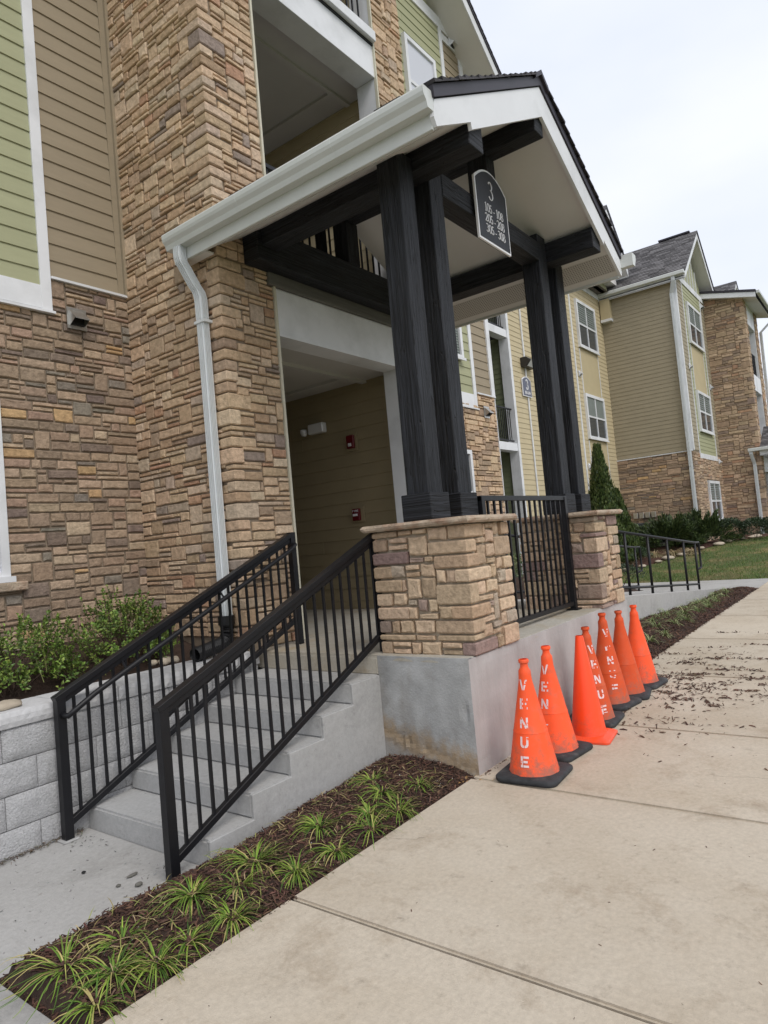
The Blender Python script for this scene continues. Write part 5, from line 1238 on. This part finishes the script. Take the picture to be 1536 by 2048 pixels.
for i in range(95):
    x=R.gauss(3.0,1.0); y=-abs(R.gauss(0,.8))-.02
    if x>.9: CL.append((x,y,R.uniform(.02,.16),R.uniform(.01,.045),R.uniform(-.5,.5)))
def pt3():
    if R.random()<.62:
        cx,cy,a,b,r=R.choice(CL); u,v=R.gauss(0,a),R.gauss(0,b); x=cx+v*math.cos(r)-u*math.sin(r)*.6; y=cy+u*math.cos(r)+v*math.sin(r)
        return (x,y,SW+.003+R.random()*.006) if (y<-.005 and y>-2.4) else None
    x=R.gauss(3.1,.9); y=-abs(R.gauss(0,.75))
    if R.random()<.35: x=R.uniform(.6,5.2); y=R.uniform(-1.7,-.02)
    if x>3.4 and R.random()<.4: y=-R.random()*.25
    return (x,y,SW+.003) if -2.4<y and noise.noise(Vector((x*2.6,y*3.6,7)))+.45*noise.noise(Vector((x*9,y*9,3)))>.10 else None
o=chips('mulch_scatter',3600,pt3,(.012,.065),((.075,.042,.03),(.055,.03,.022),(.11,.065,.045),(.16,.10,.07))); setp(o,'loose mulch scattered over the sidewalk past the cones','mulch')
def pt3b():
    x=R.uniform(-6,9); y=R.uniform(-2.6,.0); return (x,y,SW+.002)
o=chips('debris',170,pt3b,(.006,.018)); setp(o,'tiny dark crumbs spread thinly over the sidewalk','debris')
def pt4():
    return (R.uniform(-3.2,-1.7),R.uniform(.85,2.05),.003) if R.random()<.5 else (-1.72-abs(R.gauss(0,.10)),R.choice((R.gauss(1.95,.12),R.gauss(.95,.15))),.004)
o=chips('grit',330,pt4,(.004,.022),((.12,.12,.115),(.2,.2,.19),(.07,.065,.06),(.3,.3,.29))); setp(o,'grey grit and crumbs at the foot of the steps','grit')
def pt5(): 
    x=R.uniform(-4,-1.7); return (x,2.075-abs(R.gauss(0,.035)),.006+R.random()*.015)
o=chips('wall_foot_dirt',1300,pt5,(.008,.03),((.07,.05,.035),(.12,.09,.06),(.2,.18,.15))); setp(o,'line of brown dirt gathered along the foot of the block wall','dirt')
def pt6():
    i=R.randint(0,4); x0=-1.65+T_*i; return (x0+R.uniform(.02,.32),R.uniform(.83,2.05),RZ*(i+1)+.003)
o=chips('step_grit',160,pt6,(.003,.014),((.12,.12,.115),(.2,.2,.19),(.5,.5,.49))); setp(o,'small grit lying on the treads','grit')
def pt7():
    x=R.uniform(.0,3.4); return (x,-.012-abs(R.gauss(0,.012)),SW+.003)
o=chips('joint_dirt',420,pt7,(.008,.03)); setp(o,'dark dirt packed in the joint between wall and sidewalk','dirt')
# pale perlite specks and dry leaves in the bed
def pt8():
    x=R.uniform(-2.7,-.05) if R.random()<.5 else R.gauss(-.25,.2); y=R.uniform(.1,.75); return (min(x,-.03),y,bed1z(x,y)+.014)
o=chips('pale_specks',70,pt8,(.006,.014),((.7,.68,.65),(.55,.53,.5))); setp(o,'white specks scattered over the dark mulch by the steps','debris')
def stone_lump(name,label,c,r,m='rock',group=None,cat='rock',sq=(1,1,.5)):
    mb=MB(); bm=bmesh.new(); bmesh.ops.create_icosphere(bm,subdivisions=2,radius=1); sd=R.random()*30
    v=[]; 
    for q in bm.verts: k=1+.28*noise.noise(q.co*1.6+Vector((sd,0,0))); v.append((c[0]+q.co.x*r*sq[0]*k,c[1]+q.co.y*r*sq[1]*k,c[2]+q.co.z*r*sq[2]*k))
    f=[tuple(x.index for x in g_.verts) for g_ in bm.faces]; bm.free()
    o=mb.add(v,f).build(name,M[m],None,smooth=True); setp(o,label,cat,group); return o
stone_lump('rock','flat tan rock resting on the wall cap at the left edge',(-2.08,2.22,.905),.11,sq=(1.1,.8,.28))
for i,(x,y,r) in enumerate(((-.72,2.47,.045),(-.66,2.52,.05),(-.60,2.49,.035),(-.78,2.53,.04),(-.69,2.46,.03),(-.63,2.43,.03))):
    stone_lump('rock','%s tan pebble from the left in the pile by the drain elbow'%['second','fourth','last','first','third','fifth'][i],(x,y,.915),r,group='pebbles by the drain elbow',sq=(1,1,.7))
stone_lump('concrete_chip','dark broken chip on the walkway just left of the railing post',(-1.97,1.0,.012),.022,'flash',cat='debris',sq=(1,.8,.5)); stone_lump('concrete_chip','flat grey sliver of concrete on the walkway below the steps',(-1.92,1.14,.008),.028,'flash',cat='debris',sq=(1.3,.5,.2)); stone_lump('concrete_chip','small black clod lying alone in the middle of the walkway',(-2.04,1.44,.01),.012,'black',cat='debris')
stone_lump('concrete_chip','small grey chip between the larger chips and the mulch',(-2.03,1.10,.008),.013,'flash',cat='debris')
# dry leaves at the corner of the base
mb=MB()
for i in range(14): leaf(mb,Vector((-.06+R.gauss(0,.05),.03+R.gauss(0,.05),bed1z(-.06,.04)+.012)),Vector((R.uniform(-1,1),R.uniform(-1,1),.15)),Vector((0,0,1)),.035,.02,jit((.30,.17,.06),.3))
setp(mb.build('fallen_leaves',M['leaf'],None,kind='stuff'),'small brown fallen leaves at the foot of the stained base corner','leaves')
# trees and far shrubs
def conifer(c,r,h,n,label,pal,group=None,L=.13):
    T=thing('arborvitae_tree',label,'tree',c,group); c=Vector(c); mb=MB(); sd=R.random()*30
    for i in range(n):
        u=R.random()**1.35; t=R.uniform(0,2*math.pi); rr=r*(1-u)**1.02*(.50+.50*R.random()**.4)*(1+.42*noise.noise(Vector((math.cos(t)*2+sd,math.sin(t)*2,u*9))))+.02
        p=c+Vector((rr*math.cos(t),rr*math.sin(t),.08+u*h*.97)); d=Vector((math.cos(t)*.55,math.sin(t)*.55,1)).normalized()+rdir()*.35
        leaf(mb,p,d,Vector((math.cos(t),math.sin(t),.2)),L*R.uniform(.6,1.2),L*.42,leafcol(pal,.3))
    mb.build('crown',M['leaf'],T,kind='stuff'); MB().tube([c+Vector((0,0,-.1)),c+Vector((0,0,h*.8))],[.06,.015],n=7).build('trunk',M['bark'],T)
PC=[(.040,.070,.016),(.06,.095,.022),(.085,.12,.03),(.025,.045,.012),(.10,.13,.04)]
conifer((17.5,5.0,.38),.80,3.85,9500,'tall pointed arborvitae against the khaki wall, right of the far pedestal',PC,'arborvitae by the khaki wall',L=.17)
conifer((18.7,4.95,.45),.68,2.3,6000,'shorter arborvitae standing just right of the tall one',PC,'arborvitae by the khaki wall',L=.17)
PJ=[(.045,.075,.022),(.065,.10,.03),(.085,.12,.035),(.025,.045,.016)]
def juniper(c,r,h,n,label):
    T=thing('juniper_bush',label,'shrub',c,'spreading junipers before the bay'); c=Vector(c); mb=MB(); tf=[]
    for i in range(70):
        t=R.uniform(0,2*math.pi); el=R.uniform(.15,1.3); l=r*R.uniform(.75,1.15); tip=c+Vector((math.cos(t)*math.cos(el)*l,math.sin(t)*math.cos(el)*l,math.sin(el)*h*R.uniform(.75,1.1)+.1)); tf.append(tip)
    for i in range(n):
        tip=R.choice(tf); u=R.uniform(.35,1)**.7; b=c+Vector((0,0,.1)); p=b.lerp(tip,u)+rdir()*.10*r*(1.25-u)*1.6; d=(tip-b).normalized()*1.0+rdir()*.45+Vector((0,0,.15))
        leaf(mb,p,d,rdir(),.17*R.uniform(.6,1.3),.035,leafcol(PJ,.3))
    mb.build('foliage',M['leaf'],T,kind='stuff')
juniper((20.9,4.05,.55),1.25,1.20,9000,'wide dark juniper in front of the condensers, left of its neighbour'); juniper((21.5,3.0,.60),1.10,1.10,7500,'dark juniper covering the foot of the corner downspout')
PB=[(.040,.068,.030),(.045,.075,.035),(.06,.10,.045),(.022,.04,.02)]
for k,(c,rx,ry,h,lab) in enumerate((((21.85,2.15,.66),.55,.48,.85,'rounded dark boxwood at the right, nearest the juniper'),((22.05,1.45,.66),.58,.50,.80,'rounded dark boxwood between two others under the stone tower'),((22.3,.75,.66),.65,.55,.85,'rounded dark boxwood cut by the right edge of the picture'),((18.0,4.35,.40),.55,.5,.50,'small round boxwood behind the ramp railing, below the arborvitae'),((28.9,.7,.70),.95,.7,.85,'boxwood beside the second porch, beyond the frame edge'))):
    shrub('boxwood_shrub',lab,'shrub',c,rx,ry,h,2600 if k<3 else 1300,.06,PB,'boxwood shrubs by the far wing',stems=4,lump=.18,wide=.6)
PO=[(.42,.33,.19),(.34,.27,.15),(.50,.41,.25),(.22,.20,.09)]
for k,(x,y) in enumerate(((18.5,4.57),(19.12,4.02),(19.22,3.45),(19.33,2.92),(17.92,4.61),(17.2,4.55))):
    z=lawn_z(x,y)+.0; T=thing('ornamental_grass','mounded tan ornamental grass %s'%(['third from the left','third from the right','second from the right','farthest right','second from the left','farthest left'][k]),'grass clump',(x,y,z),group='tan ornamental grasses along the bed edge')
    mb=MB(); turf(mb,(x,y,z),520,.46,PO,sp=.9,wd=.02); mb.build('blades',M['grass'],T,kind='stuff')
# mulch band and edging rocks before the far wing
def bandz(x,y): return lawn_z(x,y)+.035
def bandedge(x): return 4.9-(x-14.3)*.36
mb=MB(); xs_=[14.3+i*.4 for i in range(50)]
v=[];f=[]
for i,x in enumerate(xs_):
    yb=max(bandedge(x),-.6); v+=[(x,6.0,bandz(x,5.9)),(x,(yb+6)/2,bandz(x,(yb+6)/2)),(x,yb,bandz(x,yb)-.02)]
for i in range(len(xs_)-1):
    for j in range(2): f.append((3*i+j,3*i+3+j,3*i+4+j,3*i+1+j))
M['redmulch']=mat('red_brown_mulch',(.085,.040,.028),.95,var=.5,vscale=14,bump=1,bscale=40,bdist=.04)
mb.add(v,f).build('mulch_bed',M['redmulch'],None,kind='structure')
for i in range(16):
    x=14.6+i*.62+R.uniform(-.2,.2); y=bandedge(x)+R.uniform(-.1,.35); stone_lump('rock','%s flat tan edging rock from the ramp along the far mulch bed'%ORD[i],(x,y,lawn_z(x,y)+.05),R.uniform(.12,.26),group='edging rocks of the far bed',sq=(1.2,.8,.3))
# lawn blades
mb=MB(); PLN=[(.10,.17,.035),(.13,.21,.045),(.08,.13,.03),(.22,.20,.09)]; PLD=[(.30,.25,.13),(.24,.20,.10),(.16,.17,.06)]
for i in range(26000):
    x=14.26+11*R.random()**1.4; y=R.uniform(-1.2,4.8)
    if y>bandedge(x)-.05: continue
    z=lawn_z(x,y); dry=noise.noise(Vector((x*.7,y*.9,2)))>(.05+ (x-15.2)*.12); t=R.uniform(0,6.28); h=R.uniform(.03,.07); a=R.uniform(-.03,.03)
    mb.add([(x-.006*math.cos(t),y-.006*math.sin(t),z),(x+.006*math.cos(t),y+.006*math.sin(t),z),(x+a,y+R.uniform(-.03,.03),z+h)],[(0,1,2)],leafcol(PLD if dry else PLN))
setp(mb.build('lawn_grass',M['grass'],None,kind='stuff'),'short lawn, green with straw-coloured patches near the path','grass')
# planting behind the ramp seen through the guard rail
PV=[(.10,.16,.05),(.20,.25,.10),(.06,.10,.03),(.30,.33,.16)]
for k,(c,r,h) in enumerate((((5.2,2.75,.72),.45,.55),((6.6,2.9,.72),.5,.6),((8.4,2.9,.65),.5,.55),((10.2,2.9,.5),.5,.5),((11.6,2.7,.3),.45,.45),((8.9,5.0,.8),.6,.9))):
    shrub('shrub','variegated green shrub %s behind the far kerb of the ramp'%(['nearest the landing','second from the landing','midway','past the middle','at the low end','by the balcony wall'][k]),'shrub',c,r,r,h,1100,.05,PV if k%2 else PB,'shrubs behind the ramp',stems=4)
# ------------------------------------------------------------------ hall fittings
q=thing('emergency_light','white emergency light with small lamp head, high on the hall wall','light',(2.95,3.9,3.33))
box('housing',2.87,2.965,3.70,3.98,3.33,3.47,M['clear'],q,bevel=.012); MB().lathe([(.035,3.33),(.055,3.38),(.05,3.42),(.01,3.43)],(2.90,4.08),14).build('lamp_head',M['clear'],q,smooth=True)
q=thing('fire_strobe','red fire alarm strobe with clear lens on the hall wall','fire alarm',(2.95,3.26,3.03))
box('backplate',2.945,2.966,3.17,3.36,3.0,3.24,M['hall'],q); box('body',2.90,2.944,3.20,3.33,3.03,3.21,M['red'],q,bevel=.012); box('lens',2.885,2.899,3.235,3.29,3.055,3.10,M['clear'],q,bevel=.004)
q=thing('fire_pull_station','red fire alarm pull station at hand height on the hall wall','fire alarm',(2.95,3.27,2.06))
box('backplate',2.945,2.966,3.16,3.38,2.04,2.25,M['hall'],q); box('body',2.90,2.944,3.21,3.335,2.06,2.22,M['red'],q,bevel=.008); box('handle',2.885,2.899,3.235,3.31,2.12,2.15,M['whitep'],q,bevel=.002)
fl=MB(); 
for k,ch in enumerate('FIRE'):
    y0=3.318-k*.026
    Ls={'F':[(0,0,.2,1),(0,.8,1,1),(0,.42,.8,.6)],'I':[(.38,0,.62,1)],'R':[(0,0,.2,1),(0,.8,.9,1),(0,.42,.9,.6),(.75,.5,.95,.95),(.6,0,.85,.45)],'E':[(0,0,.2,1),(0,.8,1,1),(0,.42,.8,.6),(0,0,1,.2)]}[ch]
    for a,b,c_,d in Ls: fl.box(2.8975,2.8995,y0-c_*.018,y0-a*.018,2.175+b*.028,2.175+d*.028)
fl.build('lettering',M['whitep'],q,kind='stuff')

# dead blades and straw lying in the near bed
mb=MB()
for i in range(420):
    x=R.uniform(-2.7,-.1); y=R.uniform(.08,.74); z=bed1z(x,y)+.016; t=R.uniform(0,6.28); l=R.uniform(.05,.13); c=Vector((x,y,z)); d=Vector((math.cos(t),math.sin(t),R.uniform(-.05,.12))); s=Vector((-d.y,d.x,0))*.0022; m_=c+d*l*.5+Vector((0,0,.008)); e=c+d*l
    mb.add([c+s,c-s,m_-s,m_+s,e],[(0,1,2,3),(3,2,4)],jit(R.choice(((.42,.34,.18),(.34,.26,.13),(.24,.20,.08),(.28,.30,.09))),.2))
setp(mb.build('dead_blades',M['grass'],None,kind='stuff'),'straw-coloured dead blades lying on the mulch by the steps','dead grass')
# hairline cracks and expansion joints in the sidewalk

def crack(pts,w,label):
    mb=MB(); P=[]
    for (a,b) in zip(pts,pts[1:]):
        n=max(4,int(math.dist(a,b)/.03))
        for k in range(n): t=k/n; P.append((a[0]+(b[0]-a[0])*t+R.gauss(0,.003),a[1]+(b[1]-a[1])*t+R.gauss(0,.006)))
    for (a,b) in zip(P,P[1:]):
        d=Vector((b[0]-a[0],b[1]-a[1])).normalized(); s=Vector((-d.y,d.x))*w*R.uniform(.3,1)
        mb.quad((a[0]-s.x,a[1]-s.y,SW+.0015),(a[0]+s.x,a[1]+s.y,SW+.0015),(b[0]+s.x,b[1]+s.y,SW+.0015),(b[0]-s.x,b[1]-s.y,SW+.0015))
    o=mb.build('crack',M['soil'],None,kind='structure'); return o
crack([(-1.05,-.02),(-1.0,-.16),(-.93,-.22)],.0011,''); crack([(.55,-1.35),(.62,-1.6),(.6,-1.9)],.0010,'')
